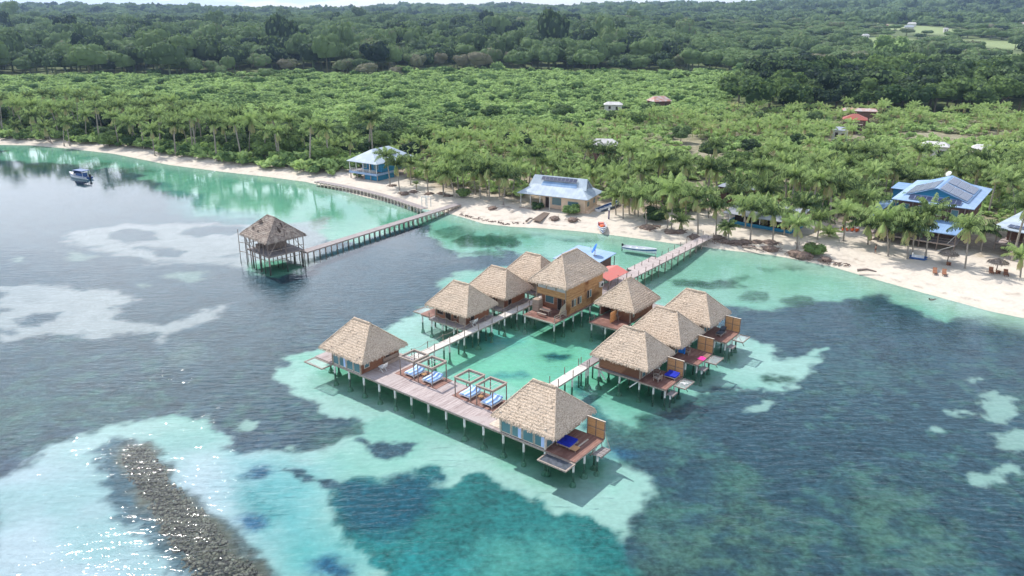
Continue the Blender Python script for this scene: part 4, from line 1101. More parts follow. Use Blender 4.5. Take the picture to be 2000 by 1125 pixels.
for x_ in (.9, 2.6, 4.3, 6.0, 7.7, 9.5):
    for y_ in (.5, 4.2, 8.0):
        g = MB(); g.tube([(x_, y_, -2), (x_ + random.uniform(-.1, .1), y_, 5.0 + min(y_ - .4, 8.2 - y_) * .45)], .10, 6); build('pole', g, M['post'], t_)
for x_ in (3, 6, 9.2):
    for y_ in (.7, 7.8): pile(t_, x_, y_, 1.6, .17, False, 'frame')
g = MB()
for p_, q_ in (((.9, .5, 2.9), (.9, 8, 3.0)), ((9.5, .5, 2.9), (9.5, 8, 2.9)), ((.9, .5, 2.9), (5.9, .5, 2.7)), ((.9, .5, .9), (9.5, .5, 1.0)), ((9.5, .5, 1.0), (9.5, 8, 1.0)), ((1, .5, 4.6), (2.6, .5, 2.2)), ((4.4, .5, 2.1), (2.7, .5, 4.5)),
               ((9.5, .6, 2.1), (9.5, 2.5, 4.6)), ((9.5, 7.9, 2.1), (9.5, 6, 4.6)), ((-.6, -.1, -1.5), (-.5, 0, 5.6)), ((-.6, 1.5, -1.5), (-.6, 1.5, 4)), ((-.6, 0, 3), (1, .5, 3)), ((-.6, 0, 1.1), (1, .5, 1.1)), ((7, .5, 4.8), (6, .5, 2))):
    g.beam(p_, q_, .10)
build('bracing', g, M['frame'], t_)
g = MB(); g.box(2, 2.9, 2, 6.4, 1.9, 2.7); g.box(5, 5.1, 2.5, 7, 1.9, 3.1); build('low_partition', g, M['post'], t_)
p0 = Vector((-42.9, 151.7, 0)); p0 = org + ux * 7.9 + uy * 8.0; p1 = Vector((-13.9, 183.6, 0)); dv = (p1 - p0); azp = math.atan2(dv.x, dv.y)
walkway('old_pier', 'old grey pier on many short posts from the ruined hut to the shore', 0, 0, dv.length, 2.0, 1.25, 'grey_deck', sp=1.55, rope=None, foot=False, az=azp, org=Vector((p0.x, p0.y, 0)), pm='frame', pr=.13, cat='pier')
q0 = Vector((-21.4, 177.8, 0)); q1 = Vector((-54.6, 209.6, 0)); dv = q1 - q0; azq = math.atan2(dv.x, dv.y)
t_ = thing('shore_boardwalk', 'old boardwalk along the pale beach on closely set pale posts', 'boardwalk', q0, -azq)
L = dv.length
bend = lambda y_: 2.0 * math.sin(math.pi * y_ / L)
g = MB(); n = 44
for i in range(n):
    y0, y1 = L * i / n, L * (i + .93) / n; g.slab([(bend(y0), y0, 1.15), (bend(y0) + 1.9, y0, 1.15), (bend(y1) + 1.9, y1, 1.15), (bend(y1), y1, 1.15)], .12)
build('planking', g, M['grey_deck'], t_)
g = MB()
for i in range(n): g.beam((bend(L * i / n) - .05, L * i / n, .98), (bend(L * (i + 1) / n) - .05, L * (i + 1) / n, .98), .1, .22)
build('beam', g, M['frame'], t_)
for i in range(31):
    y_ = L * (i + .2) / 31; g = MB(); g.tube([(bend(y_) - .16, y_, -1.4), (bend(y_) - .16, y_, 1.2)], .14, 7); build('post', g, M['cream'], t_)
t_ = thing('pier_gate', 'pale wooden frame gate standing where the pier meets the boardwalk', 'gate', Vector((-20.6, 179.6, 1.28)), -azp)
g = MB(); [g.beam((x_, y_, 0), (x_, y_, 2.4), .13) for x_ in (-.8, .8) for y_ in (-.5, .9)]; build('posts', g, M['pile'], t_)
g = MB(); g.beam((-1, -.5, 2.4), (1, -.5, 2.4), .1); g.beam((-1, .9, 2.4), (1, .9, 2.4), .1); g.beam((-.8, -.5, 1.5), (-.8, .9, 1.5), .08); [g.beam((-1 + .4 * k, -.6, 2.47), (-1 + .4 * k, 1.0, 2.47), .06) for k in range(6)]; build('top_slats', g, M['pile'], t_)


# ------------------------------------------------------------------ houses on the shore
def hip(w, d, ze, zr, rl, along='x', th=.12, x0=0, y0=0):
    g = MB()
    if along == 'x': r0 = (x0 + w / 2 - rl / 2, y0 + d / 2, zr); r1 = (x0 + w / 2 + rl / 2, y0 + d / 2, zr)
    else: r0 = (x0 + w / 2, y0 + d / 2 - rl / 2, zr); r1 = (x0 + w / 2, y0 + d / 2 + rl / 2, zr)
    c = [(x0, y0, ze), (x0 + w, y0, ze), (x0 + w, y0 + d, ze), (x0, y0 + d, ze)]
    fs = [[c[0], c[1], r1, r0], [c[1], c[2], r1], [c[2], c[3], r0, r1], [c[3], c[0], r0]] if along == 'x' else [[c[0], c[1], r0], [c[1], c[2], r1, r0], [c[2], c[3], r1], [c[3], c[0], r0, r1]]
    for f_ in fs: g.poly(f_)
    for i in range(4):
        p, q = c[i], c[(i + 1) % 4]; g.poly([p, q, (q[0], q[1], q[2] - th), (p[0], p[1], p[2] - th)])
    g.poly([(p[0], p[1], p[2] - th) for p in reversed(c)])
    return g


def solar(parent, cols, p, u, v, w=1.0, h=1.7, gap=.06, lift=.12):
    """row of panels starting at p, stepping along unit u, leaning along unit v"""
    u = Vector(u).normalized(); v = Vector(v).normalized(); n = u.cross(v).normalized()
    if n.z < 0: n = -n
    for i in range(cols):
        o_ = Vector(p) + u * i * (w + gap) + n * lift
        me_mb = MB(); q = [Vector((0, 0, 0)), Vector((w, 0, 0)), Vector((w, h, 0)), Vector((0, h, 0))]; me_mb.slab(q, .05)
        o = build('solar_panel', me_mb, M['solar'], parent)
        o.matrix_local = Matrix.Translation(o_) @ Matrix((u, v, n)).transposed().to_4x4()


# tan house with raised pale roof
HA = math.atan2(.443, .897)
t_ = thing('beach_house', 'tan beach house with a pale two tier metal roof and raised solar panels', 'house', (1.2, 180.8, .9), -HA)
build('roof_skirt', hip(18.1, 10.4, 3.6, 6.4, 9.5), M['tin_pale'], t_)
g = MB(); g.slab([(1.7, 3.0, 5.0), (16.5, 3.0, 5.0), (15.9, 5.2, 7.3), (2.3, 5.2, 7.3)], .12); g.slab([(2.3, 5.21, 7.3), (15.9, 5.21, 7.3), (16.5, 7.4, 5.0), (1.7, 7.4, 5.0)], .12); build('upper_roof', g, M['tin_pale'], t_)
g = MB(); g.poly([(16.0, 3.15, 5.0), (16.0, 7.25, 5.0), (15.75, 5.2, 7.15)]); g.poly([(2.1, 7.25, 5.0), (2.1, 3.15, 5.0), (2.3, 5.2, 7.15)]); build('gable', g, M['tin_grey'], t_)
solar(t_, 9, (4.6, 3.95, 6.25), (1, 0, 0), (0, .75, .62), .95, 1.1, lift=.3)
g = MB(); g.slab([(4.9, 3.1, 5.25), (14.0, 3.1, 5.25), (13.8, 3.9, 6.05), (5.1, 3.9, 6.05)], .02); ob = build('blue_strip', g, M['tin_blue'], t_); ob.location.z = .05
g = MB(); g.box(5.6, 11.0, 2.6, 2.75, 0, 3.6); g.box(11.0, 11.15, 1.2, 2.75, 0, 3.6); g.box(11.16, 17.0, 1.2, 1.35, 0, 3.6); g.box(16.85, 17.0, 1.36, 9.2, 0, 3.6); g.box(5.6, 5.75, 2.76, 9.2, 0, 3.6); g.box(5.6, 16.84, 9.2, 9.35, 0, 3.6); build('wall', g, M['tan_wall'], t_)
window(t_, 8.0, 10.8, .9, 2.8, 2.6); window(t_, 6.3, 7.3, .1, 2.7, 2.6, kind='vent', name='door'); window(t_, 12.6, 15.4, 1.2, 2.6, 1.2); window(t_, 2.4, 4.0, 1.3, 2.5, 17.0, 'x', 1); window(t_, 6.4, 7.8, 1.3, 2.5, 17.0, 'x', 1)
g = MB(); g.box(.8, 11.0, -.4, 2.55, -.25, .05); g.box(.8, 6.0, -.6, -.42, -.25, .35); build('porch_floor', g, M['frame'], t_)
for x_ in (.9, 3.4, 5.9, 8.4): g = MB(); g.beam((x_, .3, 0), (x_, .3, 3.5), .13); build('post', g, M['pale_wall'], t_)
g = MB(); g.box(17.05, 18.0, 1.5, 9.0, -.2, .6); build('side_ledge', g, M['tan_wall'], t_)

# blue veranda house behind the boardwalk
HB = math.atan2(.549, .836)
bx0 = Vector((-46.6, 215.4, .8))
t_ = thing('veranda_house', 'raised blue house with a white veranda rail and pale metal roof behind the boardwalk', 'house', bx0, -HB)
build('roof', hip(11.4, 16.0, 5.1, 8.2, 7.0, 'y'), M['tin_pale'], t_)
deck_part(t_, .6, 10.9, .4, 15, 2.2, 'grey_deck', 'floor')
g = MB(); g.box(.55, 10.9, .25, .39, 1.75, 2.35); g.box(10.91, 11.0, .25, 9, 1.75, 2.35); build('fascia', g, M['tin_sky'], t_)
g = MB(); g.box(2.6, 10.2, 3.4, 3.55, 2.2, 5.1); g.box(10.1, 10.25, 3.56, 14, 2.2, 5.1); g.box(2.6, 2.75, 3.56, 14, 2.2, 5.1); build('wall', g, M['blue_wall'], t_)
g = MB(); g.box(5.6, 10.4, 1.2, 1.35, 0, 1.9); g.box(10.25, 10.4, 1.36, 8, 0, 1.9); g.box(5.6, 5.75, 1.36, 8, 0, 1.9); build('lower_wall', g, M['blue_wall'], t_)
for x_ in (.7, 3.2, 5.8, 8.3, 10.8):
    g = MB(); g.box(x_ - .07, x_ + .07, .42, .56, 2.2, 5.0); build('veranda_post', g, M['white'], t_)
    g = MB(); g.box(x_ - .1, x_ + .1, .6, .8, 0, 1.9); build('stilt', g, M['frame'], t_)
g = MB()
for z_ in (2.6, 2.9, 3.2): g.beam((.7, .5, z_), (10.8, .5, z_), .06)
for k in range(14): g.beam((.9 + k * .75, .5, 2.2), (.9 + k * .75, .5, 3.2), .04)
build('railing', g, M['white'], t_)
window(t_, 3.2, 4.4, 2.9, 4.2, 3.4); window(t_, 5.2, 6.2, 2.25, 4.3, 3.4, kind='vent', name='door'); window(t_, 7.2, 8.8, 2.9, 4.2, 3.4)
solar(t_, 4, (9.4, 6.5, 6.35), (0, 1, 0), (-.86, 0, .5), 1.0, 1.7)

# big hotel on the right
HC = math.atan2(.616, .788)
hx = Vector((math.cos(HC), -math.sin(HC), 0)); hy = Vector((math.sin(HC), math.cos(HC), 0))
h0 = Vector((78.1, 155.0, .9)); cx = hx; cy = hy
t_ = thing('beach_hotel', 'big two storey building with light blue roofs and many solar panels', 'building', h0, -HC)
WU, DU = 15.0, 23.5
build('roof', hip(WU, DU, 8.1, 10.3, 10.5, 'y'), M['tin_sky'], t_)
g = MB(); g.slab([(1.7, 2.2, 8.75), (7.6, 2.2, 10.95), (7.6, 18.5, 10.95), (1.7, 18.5, 8.75)], .15); g.slab([(7.602, 2.2, 10.95), (13.5, 2.2, 8.75), (13.5, 18.5, 8.75), (7.602, 18.5, 10.95)], .15); build('upper_roof', g, M['tin_blue'], t_)
g = MB(); g.poly([(2.4, 2.9, 8.75), (12.8, 2.9, 8.75), (7.6, 2.9, 10.7)]); build('gable', g, M['blue_wall'], t_)
sl_ = Vector((-5.9, 0, 2.2)).normalized(); sr_ = Vector((5.9, 0, 2.2)).normalized()
for k in range(3): solar(t_, 6, Vector((13.2, 2.6, 8.9)) + sl_ * (k * 1.85), (0, 1, 0), sl_, 1.05, 1.75); solar(t_, 6, Vector((13.2, 10.4, 8.9)) + sl_ * (k * 1.85), (0, 1, 0), sl_, 1.05, 1.75)
for k in range(3): solar(t_, 9, Vector((2.0, 2.6, 8.9)) + sr_ * (k * 1.85), (0, 1, 0), sr_, 1.05, 1.7)
solar(t_, 9, (3.0, .55, 8.3), (1, 0, 0), (0, 1, .42), 1.0, 1.5, lift=.2)
g = MB(); g.box(1.2, 13.8, 1.5, 21.0, 4.4, 8.0); build('upper_storey', g, M['brown_wall'], t_)
g = MB(); g.slab([(-3.0, -5.2, 3.7), (13.4, -4.8, 3.7), (14.5, 1.3, 4.9), (-2.0, 1.0, 4.9)], .14); g.slab([(-3.0, -5.2, 3.69), (-2.0, 1.02, 4.89), (-2.0, 14.0, 4.89), (-5.0, 14.0, 4.39)], .14); build('lower_roof', g, M['tin_blue'], t_)
g = MB(); g.box(0, 13.6, .5, 20, 1.6, 4.3); build('lower_storey', g, M['brown_wall'], t_)
deck_part(t_, -2.5, 13.6, -4.6, 20, 1.6, 'deck', 'veranda_floor')
for x_ in (-2.3, .8, 4.0, 7.2, 10.4, 13.4):
    g = MB(); g.box(x_ - .1, x_ + .1, -4.5, -4.3, 0, 3.6); build('veranda_post', g, M['post'], t_)
    g = MB(); g.box(x_ - .09, x_ + .09, .8, 1.0, 4.4, 8.0) if 0 <= x_ else g.box(x_ - .09, x_ + .09, 5, 5.2, 1.6, 4.3); build('upper_post', g, M['post'], t_)
g = MB()
for z_ in (2.1, 2.6): g.beam((-2.3, -4.5, z_), (13.4, -4.5, z_), .07); g.beam((13.5, -4.4, z_), (13.5, .4, z_), .07)
build('railing', g, M['post'], t_)
for k in range(4): window(t_, 1.2 + k * 3.1, 2.6 + k * 3.1, 2.2, 3.8, .5); window(t_, 1.9 + k * 3.0, 3.3 + k * 3.0, 5.6, 7.2, 1.5)
for k in range(5): window(t_, 3.2 + k * 3.5, 4.8 + k * 3.5, 5.6, 7.2, 13.8, 'x', 1, kind='vent')
g = MB(); g.beam((13.4, -4.6, 1.5), (10.6, -4.6, 0), .12); g.beam((13.5, -4.5, 3.8), (12.2, -4.5, 1.7), .08); build('brace', g, M['white'], t_)
g = MB(); g.slab([(-3.5, 15, 7.3), (1.1, 15, 7.3), (1.1, 22, 7.5), (-3.5, 22, 7.5)], .1); build('annex_roof', g, M['tin_blue'], t_); g = MB(); g.box(-3, 1, 15.4, 21.6, 0, 7.2); build('annex_wall', g, M['blue_wall'], t_)
t_ = thing('satellite_dish', 'small white satellite dish on the ridge of the big blue roofed building', 'satellite dish', h0 + hx * 6.5 + hy * 20.5 + Vector((0, 0, 9.3)), -HC)
g = MB(); g.beam((0, 0, 0), (0, 0, 1.2), .08); build('mast', g, M['frame'], t_); g = MB(); g.tube([(0, -.1, 1.6), (-.1, -.25, 1.75)], [.65, .1], 14); build('reflector', g, M['white'], t_)

# right edge house
t_ = thing('stilt_house', 'raised house with pale roof and solar panels at the right edge', 'house', (93.4, 144.8, .8), -R(53))
g = MB(); g.slab([(0, 0, 5.0), (9, 0, 5.0), (9, 17.5, 6.4), (0, 17.5, 6.4)], .14); build('roof', g, M['tin_pale'], t_)
solar(t_, 2, (2.2, 1.2, 5.25), (1, 0, 0), (0, 1, .12), 1.0, 1.5); solar(t_, 3, (4.4, 1.6, 5.3), (1, 0, 0), (0, 1, .12), 1.0, 2.6); solar(t_, 3, (4.2, 5.2, 5.5), (1, 0, 0), (0, .9, .42), 1.0, 2.2, lift=.6)
deck_part(t_, .8, 9, .8, 12, 2.0, 'deck', 'floor'); g = MB(); g.box(1.6, 9, 4, 12, 2.0, 5.0); build('wall', g, M['brown_wall'], t_)
for x_ in (.9, 3.2, 5.6, 8.6):
    for y_ in (.95, 6): g = MB(); g.box(x_ - .1, x_ + .1, y_ - .1, y_ + .1, -.2, 5.0); build('stilt', g, M['post'], t_)
g = MB(); g.beam((.9, .9, 3.0), (8.6, .9, 3.0), .07); g.beam((.9, .9, 2.5), (8.6, .9, 2.5), .07); build('railing', g, M['post'], t_)
g = MB(); g.slab([(4.5, -3.5, .1), (5.9, -3.5, .1), (5.9, .6, 2.0), (4.5, .6, 2.0)], .15); build('stairs', g, M['frame'], t_)

# deep blue open cabin half hidden by palms
t_ = thing('blue_cabin', 'low cabin with a deep blue front wall and sheet roof among the palms', 'cabin', (48.2, 165.6, .8), -R(40))
g = MB(); g.box(0, 14, 0, .15, 0, .9); g.box(0, .15, .16, 7, 0, 1.1); g.box(13.85, 14, .16, 7, 0, 1.1); build('front_wall', g, M['blue_wall'], t_)
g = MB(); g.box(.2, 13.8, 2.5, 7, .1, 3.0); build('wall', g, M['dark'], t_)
g = MB(); g.slab([(-.8, -1.8, 2.9), (14.8, -1.8, 2.9), (14.8, 8, 4.1), (-.8, 8, 4.1)], .12); build('roof', g, M['tin_grey'], t_)
for x_ in (.1, 3.5, 7, 10.5, 13.9): g = MB(); g.box(x_ - .08, x_ + .08, -.08, .08, 1.1, 3.2); build('post', g, M['white'], t_)

# roofs seen among the inland palms and on the far slope
def cabin(name, label, x, y, w, d, h, rise, az, roofm, wallm, z=None, cat='house', ridge=.6, open_=False):
    z0 = gh(x, y) if z is None else z
    t = thing(name, label, cat, (x, y, z0), az)
    build('roof', hip(w, d, h, h + rise, w * ridge, 'x', x0=-w / 2, y0=-d / 2), M[roofm], t)
    g = MB(); e = .5; g.box(-w / 2 + e, w / 2 - e, -d / 2 + e, d / 2 - e, -.3, h - .13); build('wall', g, M[wallm], t)
    if w < 12: window(t, -w / 4, -w / 4 + 1.1, h * .4, h * .8, -d / 2 + e, kind='vent'); window(t, w / 8, w / 8 + 1.1, .2, h * .75, -d / 2 + e, kind='vent', name='door')
    return t


t = cabin('red_roofed_house', 'dark house with a red and grey hip roof in the palm grove', 132.8, 302, 9.0, 8, 5.4, 1.9, R(-24), 'tin_red', 'brown_wall', ridge=.15)
g = MB(); g.beam((-1, -6.5, 4), (3, -6.5, 4), .1); g.beam((-1, -6.5, 5), (3, -6.5, 5), .1); [g.beam((x_, -6.5, 0), (x_, -6.5, 5), .12) for x_ in (-1, 1, 3)]; g.box(-1, 3, -6.5, -4.2, 3.9, 4.0); build('porch_frame', g, M['frame'], t)
cabin('rusty_roofed_shed', 'long shed with a rusty sheet roof behind the red roofed house', 147, 331, 13.5, 7, 5.2, .9, R(-18), 'tin_rust', 'brown_wall', cat='shed', ridge=.9)
cabin('grey_roofed_shed', 'small grey roofed shed in front and left of the red roofed house', 119.3, 281, 6.0, 5, 4.2, 1.0, R(-40), 'tin_grey', 'pale_wall', cat='shed')
cabin('white_roofed_house', 'house with a pale curved roof among palms above the tan beach house', 28.6, 240, 8.6, 6.5, 5.6, 1.6, R(-8), 'tin_white', 'brown_wall')
cabin('pale_roofed_cabin', 'pale roofed cabin deep in the grove at the right, left one of two', 134, 244, 8, 6, 4.6, 1.2, R(-30), 'tin_white', 'pale_wall', cat='cabin')
cabin('pale_roofed_cabin', 'pale roofed cabin deep in the grove at the right, right one of two', 146, 238, 7, 6, 4.6, 1.2, R(-30), 'tin_white', 'pale_wall', cat='cabin')
cabin('pale_roofed_cabin', 'small white roofed cabin at the edge of the mangrove above the grove', 48, 372, 9, 6, 3.2, 1.2, R(-6), 'tin_white', 'pale_wall', cat='cabin')
cabin('brown_roofed_hut', 'weathered brown roofed hut between the mangrove and the palm grove', 72, 385, 10, 8, 3.6, 2.2, R(20), 'tin_rust', 'brown_wall', cat='hut')
cabin('grey_roofed_shed', 'grey sheet roof among palms behind the low blue cabin', 56, 186, 9, 7, 4.0, 1.0, R(-35), 'tin_grey', 'brown_wall', cat='shed')
for k, (x, y, w, rm, wm, lb) in enumerate([(655, 1330, 14, 'tin_white', 'pale_wall', 'white roofed house highest on the distant green slope'), (612, 1250, 14, 'tin_grey', 'pale_wall', 'grey house on the distant green slope, below the white roofed one'),
                                           (590, 1290, 15, 'tin_rust', 'brown_wall', 'rusty roofed house at the left end of the distant green slope'), (632, 1180, 7, 'tin_white', 'pale_wall', 'small white shed at the foot of the distant green slope'),
                                           (880, 1370, 34, 'tin_rust', 'pale_wall', 'long pale building on the bare patch at the far right'), (455, 1040, 9, 'tin_white', 'pale_wall', 'tiny pale roofed house between dark trees in the distance')]):
    cabin('distant_house', lb, x, y, w, w * .6, 4.2, 2, R(-25 + 7 * k), rm, wm, ridge=.7)


# ------------------------------------------------------------------ boats
def hull(parent, L, Wd, Hh, mat_out, mat_in, stripe=None, sheer=.35, stern=.82):
    g = MB(); n = 14; prof = []
    for i in range(n + 1):
        t = i / n; w = Wd / 2 * (stern + (1 - stern) * min(1, t * 3)) * (1 - max(0, (t - .45) / .55) ** 2.3); prof.append((L * t, max(w, .03), Hh + sheer * t * t))
    vs = []; m_ = 5
    for x_, w, h in prof:
        vs += [(x_, -w, h), (x_, -w * .93, h * .55), (x_, 0, 0.05 * x_ / L), (x_, w * .93, h * .55), (x_, w, h)]
    fs = [(i * 5 + k, i * 5 + k + 1, (i + 1) * 5 + k + 1, (i + 1) * 5 + k) for i in range(n) for k in range(4)] + [(4, 3, 2, 1, 0)]
    g.add(vs, fs); build('hull', g, M[mat_out], parent)
    g = MB(); vs = []
    for x_, w, h in prof: vs += [(x_ * .98 + .03, -w * .86, h * .98), (x_ * .98 + .03, -w * .75, .22), (x_ * .98 + .03, w * .75, .22), (x_ * .98 + .03, w * .86, h * .98)]
    g.add(vs, [(i * 4 + k, (i + 1) * 4 + k, (i + 1) * 4 + k + 1, i * 4 + k + 1) for i in range(n) for k in range(3)] + [(0, 1, 2, 3)]); build('inner_hull', g, M[mat_in], parent)
    g = MB()
    for s_ in (-1, 1): g.tube([(x_, s_ * w * .95, h + .02) for x_, w, h in prof], .06, 6)
    build('gunwale', g, M['hull_white'], parent)
    if stripe:
        g = MB(); vs = []
        for s_ in (-1, 1):
            b0 = len(vs)
            for x_, w, h in prof: vs += [(x_, s_ * (w * .985 + .02), h * .86), (x_, s_ * (w * .955 + .02), h * .62)]
            for i in range(n): g.f.append((b0 + 2 * i, b0 + 2 * i + 1, b0 + 2 * i + 3, b0 + 2 * i + 2))
        g.v = vs; build('stripe', g, M[stripe], parent)
    return prof


def outboard(parent, x=-.2, z=.75, s=1.0):
    g = MB(); g.tube([(x, 0, z + .42 * s), (x, 0, z + .3 * s), (x, 0, z)], [.14 * s, .2 * s, .17 * s], 8); o = build('outboard_motor', g, M['black'], parent)
    g = MB(); g.beam((x - .02, 0, z), (x - .05, 0, -.35), .1 * s, .16 * s); g.beam((x + .1, 0, z + .15), (x + .6, .05, z + .3), .05); build('motor_leg', g, M['black'], o)


def bench(parent, x, w, z, mat='hull_white'):
    g = MB(); g.box(x, x + .3, -w, w, z, z + .05); build('thwart', g, M[mat], parent)


p = WP(1.0, 73.3, -.12); q = WP(7.9, 74.4, 0); dv = q - p
t_ = thing('motor_skiff', 'white skiff with a blue side stripe floating beside the grey jetty', 'boat', p, math.atan2(dv.y, dv.x))
hull(t_, 7.0, 1.75, .8, 'hull_white', 'hull_white', 'hull_blue'); outboard(t_, s=1.2); [bench(t_, x, .66, .62) for x in (1.2, 2.6, 4.0)]
p = Vector((20.2, 176.0, .75)); dv = Vector((26.9, 183.9, 0)) - p
t_ = thing('beached_boat', 'long open boat with blue inside pulled up on the sand by the tan house', 'boat', p, math.atan2(dv.y, dv.x))
hull(t_, 9.2, 2.2, .85, 'hull_white', 'hull_blue', 'hull_blue', .5); [bench(t_, x, .8, .62, 'hull_white') for x in (1.6, 3.6, 5.6)]
p = Vector((19.9, 166.4, .15)); dv = Vector((19.6, 159.0, 0)) - p
t_ = thing('fishing_boat', 'small blue boat with red and white gear, bow on the water edge', 'boat', p, math.atan2(dv.y, dv.x))
hull(t_, 7.0, 2.0, .85, 'hull_blue', 'hull_white', 'hull_white', .5); bench(t_, 2.2, .75, .65, 'red_roof'); bench(t_, 3.6, .75, .65, 'hull_white')
g = MB(); g.box(.4, 1.4, -.6, .5, .3, 1.0); g.box(1.5, 2.1, -.3, .6, .3, .8); build('gear', g, M['red_roof'], t_)
g = MB(); g.tube([(4.4, -.3, .5), (4.4, -.3, 1.15)], .28, 8); g.box(2.7, 3.4, -.5, .2, .3, .95); build('load', g, M['orange'], t_)
p = G(176, 350, 0); q = G(126, 341.5, 0); dv = q - p
t_ = thing('cabin_boat', 'dark blue canopied motor boat anchored off the far left beach', 'boat', Vector((p.x, p.y, -.2)), math.atan2(dv.y, dv.x))
hull(t_, 9.6, 2.5, .85, 'hull_blue', 'hull_white', 'hull_white', .5); outboard(t_, z=.95, s=1.8)
g = MB(); g.slab([(1.4, -1.25, 2.55), (6.0, -1.25, 2.5), (6.0, 1.25, 2.5), (1.4, 1.25, 2.55)], .12); build('canopy', g, M['hull_blue'], t_)
g = MB(); [g.beam((x, y, .8), (x, y, 2.45), .07) for x in (1.5, 5.9) for y in (-1.15, 1.15)]; build('canopy_posts', g, M['white'], t_)
g = MB(); g.box(2.6, 5.0, -1.0, 1.0, .6, 1.7); g.slab([(5.1, -1.1, 2.4), (6.3, -1.0, 1.3), (6.3, 1.0, 1.3), (5.1, 1.1, 2.4)], .05); build('cabin', g, M['hull_blue'], t_)
g = MB(); g.slab([(6.2, -1.2, 1.2), (9.7, -.15, 1.46), (9.7, .15, 1.46), (6.2, 1.2, 1.2)], .05); build('foredeck', g, M['hull_white'], t_)
t_ = thing('paddle_boat', 'small blue and white float resting on the sand between leaning palms', 'float', (77.2, 139.4, .95), R(-30))
for s_ in (-1, 1): g = MB(); g.tube([(-1.5, s_ * .7, .2), (-1.1, s_ * .7, .22), (1.1, s_ * .7, .22), (1.6, s_ * .7, .35)], [.12, .26, .26, .08], 8); build('pontoon', g, M['hull_blue'], t_)
g = MB(); g.box(-1.1, 1.0, -.8, .8, .42, .55); g.box(-1.1, -.9, -.7, .7, .551, .95); build('seat_deck', g, M['hull_white'], t_)
for k in range(4):
    t_ = thing('kayak', 'bright orange kayak in the row lying on the sand by the big building', 'kayak', (71.6 + k * .85, 160.6 - k * .35, 1.0), R(62), 'orange kayaks on the sand')
    g = MB(); g.tube([(-2, 0, .25), (-1.2, 0, .2), (0, 0, .18), (1.2, 0, .2), (2, 0, .3)], [.04, .28, .38, .28, .04], 8); build('kayak_hull', g, M['orange'], t_, sm=True)
    g = MB(); g.box(-.6, .6, -.2, .2, .5, .58); build('cockpit', g, M['white'] if k % 2 else M['black'], t_)


# ------------------------------------------------------------------ beach furniture
def palapa(x, y, label):
    z0 = gh(x, y); t = thing('beach_umbrella', label, 'umbrella', (x, y, z0), 0, 'thatched beach umbrellas')
    g = MB(); g.tube([(0, 0, -.3), (0, 0, 2.3)], .09, 7); build('pole', g, M['post'], t)
    g = MB(); vs = []; n = 18
    for r_, z_ in ((.05, 2.75), (.8, 2.45), (1.75, 1.95)): vs += [(r_ * (1 + .06 * math.sin(5 * k)) * math.cos(2 * math.pi * k / n), r_ * math.sin(2 * math.pi * k / n), z_ + .05 * math.sin(k * 2.3)) for k in range(n)]
    g.add(vs, [(i * n + k, i * n + (k + 1) % n, (i + 1) * n + (k + 1) % n, (i + 1) * n + k) for i in range(2) for k in range(n)])
    rr = random.Random(3)
    for k in range(110):
        a = 2 * math.pi * k / 110 + rr.uniform(-.02, .02); c0, s0 = math.cos(a), math.sin(a); r0_ = rr.uniform(1.2, 1.7); w = .06
        g.add([(r0_ * c0 - w * s0, r0_ * s0 + w * c0, 2.2), (r0_ * c0 + w * s0, r0_ * s0 - w * c0, 2.2), (2.0 * c0, 2.0 * s0, rr.uniform(1.55, 1.85))], [(0, 1, 2)])
    build('thatch_cover', g, M['old_thatch'], t)
    g = MB(); g.box(-.35, .35, -.35, .35, .5, .56); g.box(-.25, -.18, -.3, .3, 0, .5); g.box(.18, .25, -.3, .3, 0, .5); tb = thing('side_table', 'small brown table at the foot of the ' + label.split(',')[0], 'table', (x, y - .55, z0))
    build('table_body', g, M['wall'], tb)


palapa(80.9, 136.0, 'thatched umbrella in front of the big building, left one of two')
palapa(87.0, 130.9, 'thatched umbrella near the right edge, right one of two')


def lounger(x, y, rz, label):
    t = thing('beach_lounger', label, 'lounger', (x, y, gh(x, y)), rz, 'wooden loungers on the beach')
    g = MB(); g.box(-.35, .35, -1.0, .35, .3, .37); build('seat', g, M['wall'], t); g = MB(); g.slab([(-.35, .36, .37), (.35, .36, .37), (.35, .95, .85), (-.35, .95, .85)], .06); build('backrest', g, M['wall'], t)
    for x_ in (-.3, .3):
        for y_ in (-.9, .3): g = MB(); g.beam((x_, y_, 0), (x_, y_, .3), .08); build('leg', g, M['wall'], t)


lounger(76.0, 130.9, R(-25), 'brown wooden lounger, left of the near pair on the white sand')
lounger(77.2, 130.0, R(-25), 'brown wooden lounger, right of the near pair on the white sand')
lounger(86.1, 130.9, R(-25), 'brown wooden lounger on the left of the far right umbrella pole')
lounger(87.9, 129.5, R(-25), 'brown wooden lounger on the right of the far right umbrella pole')


# ------------------------------------------------------------------ people
def person(name_label, loc, rz, joints, radii, edges, cloth_f, head, cat='person'):
    me = bpy.data.meshes.new('body'); me.from_pydata(joints, edges, []); o = link('person', me, loc=loc, rz=rz); tag(o, name_label, cat)
    o.modifiers.new('skin', 'SKIN'); sv = me.skin_vertices[0].data
    for i, r_ in enumerate(radii): sv[i].radius = (r_, r_)
    sv[0].use_root = True
    s = o.modifiers.new('sub', 'SUBSURF'); s.levels = 1; s.render_levels = 1; me.materials.append(M['skin'])
    return o


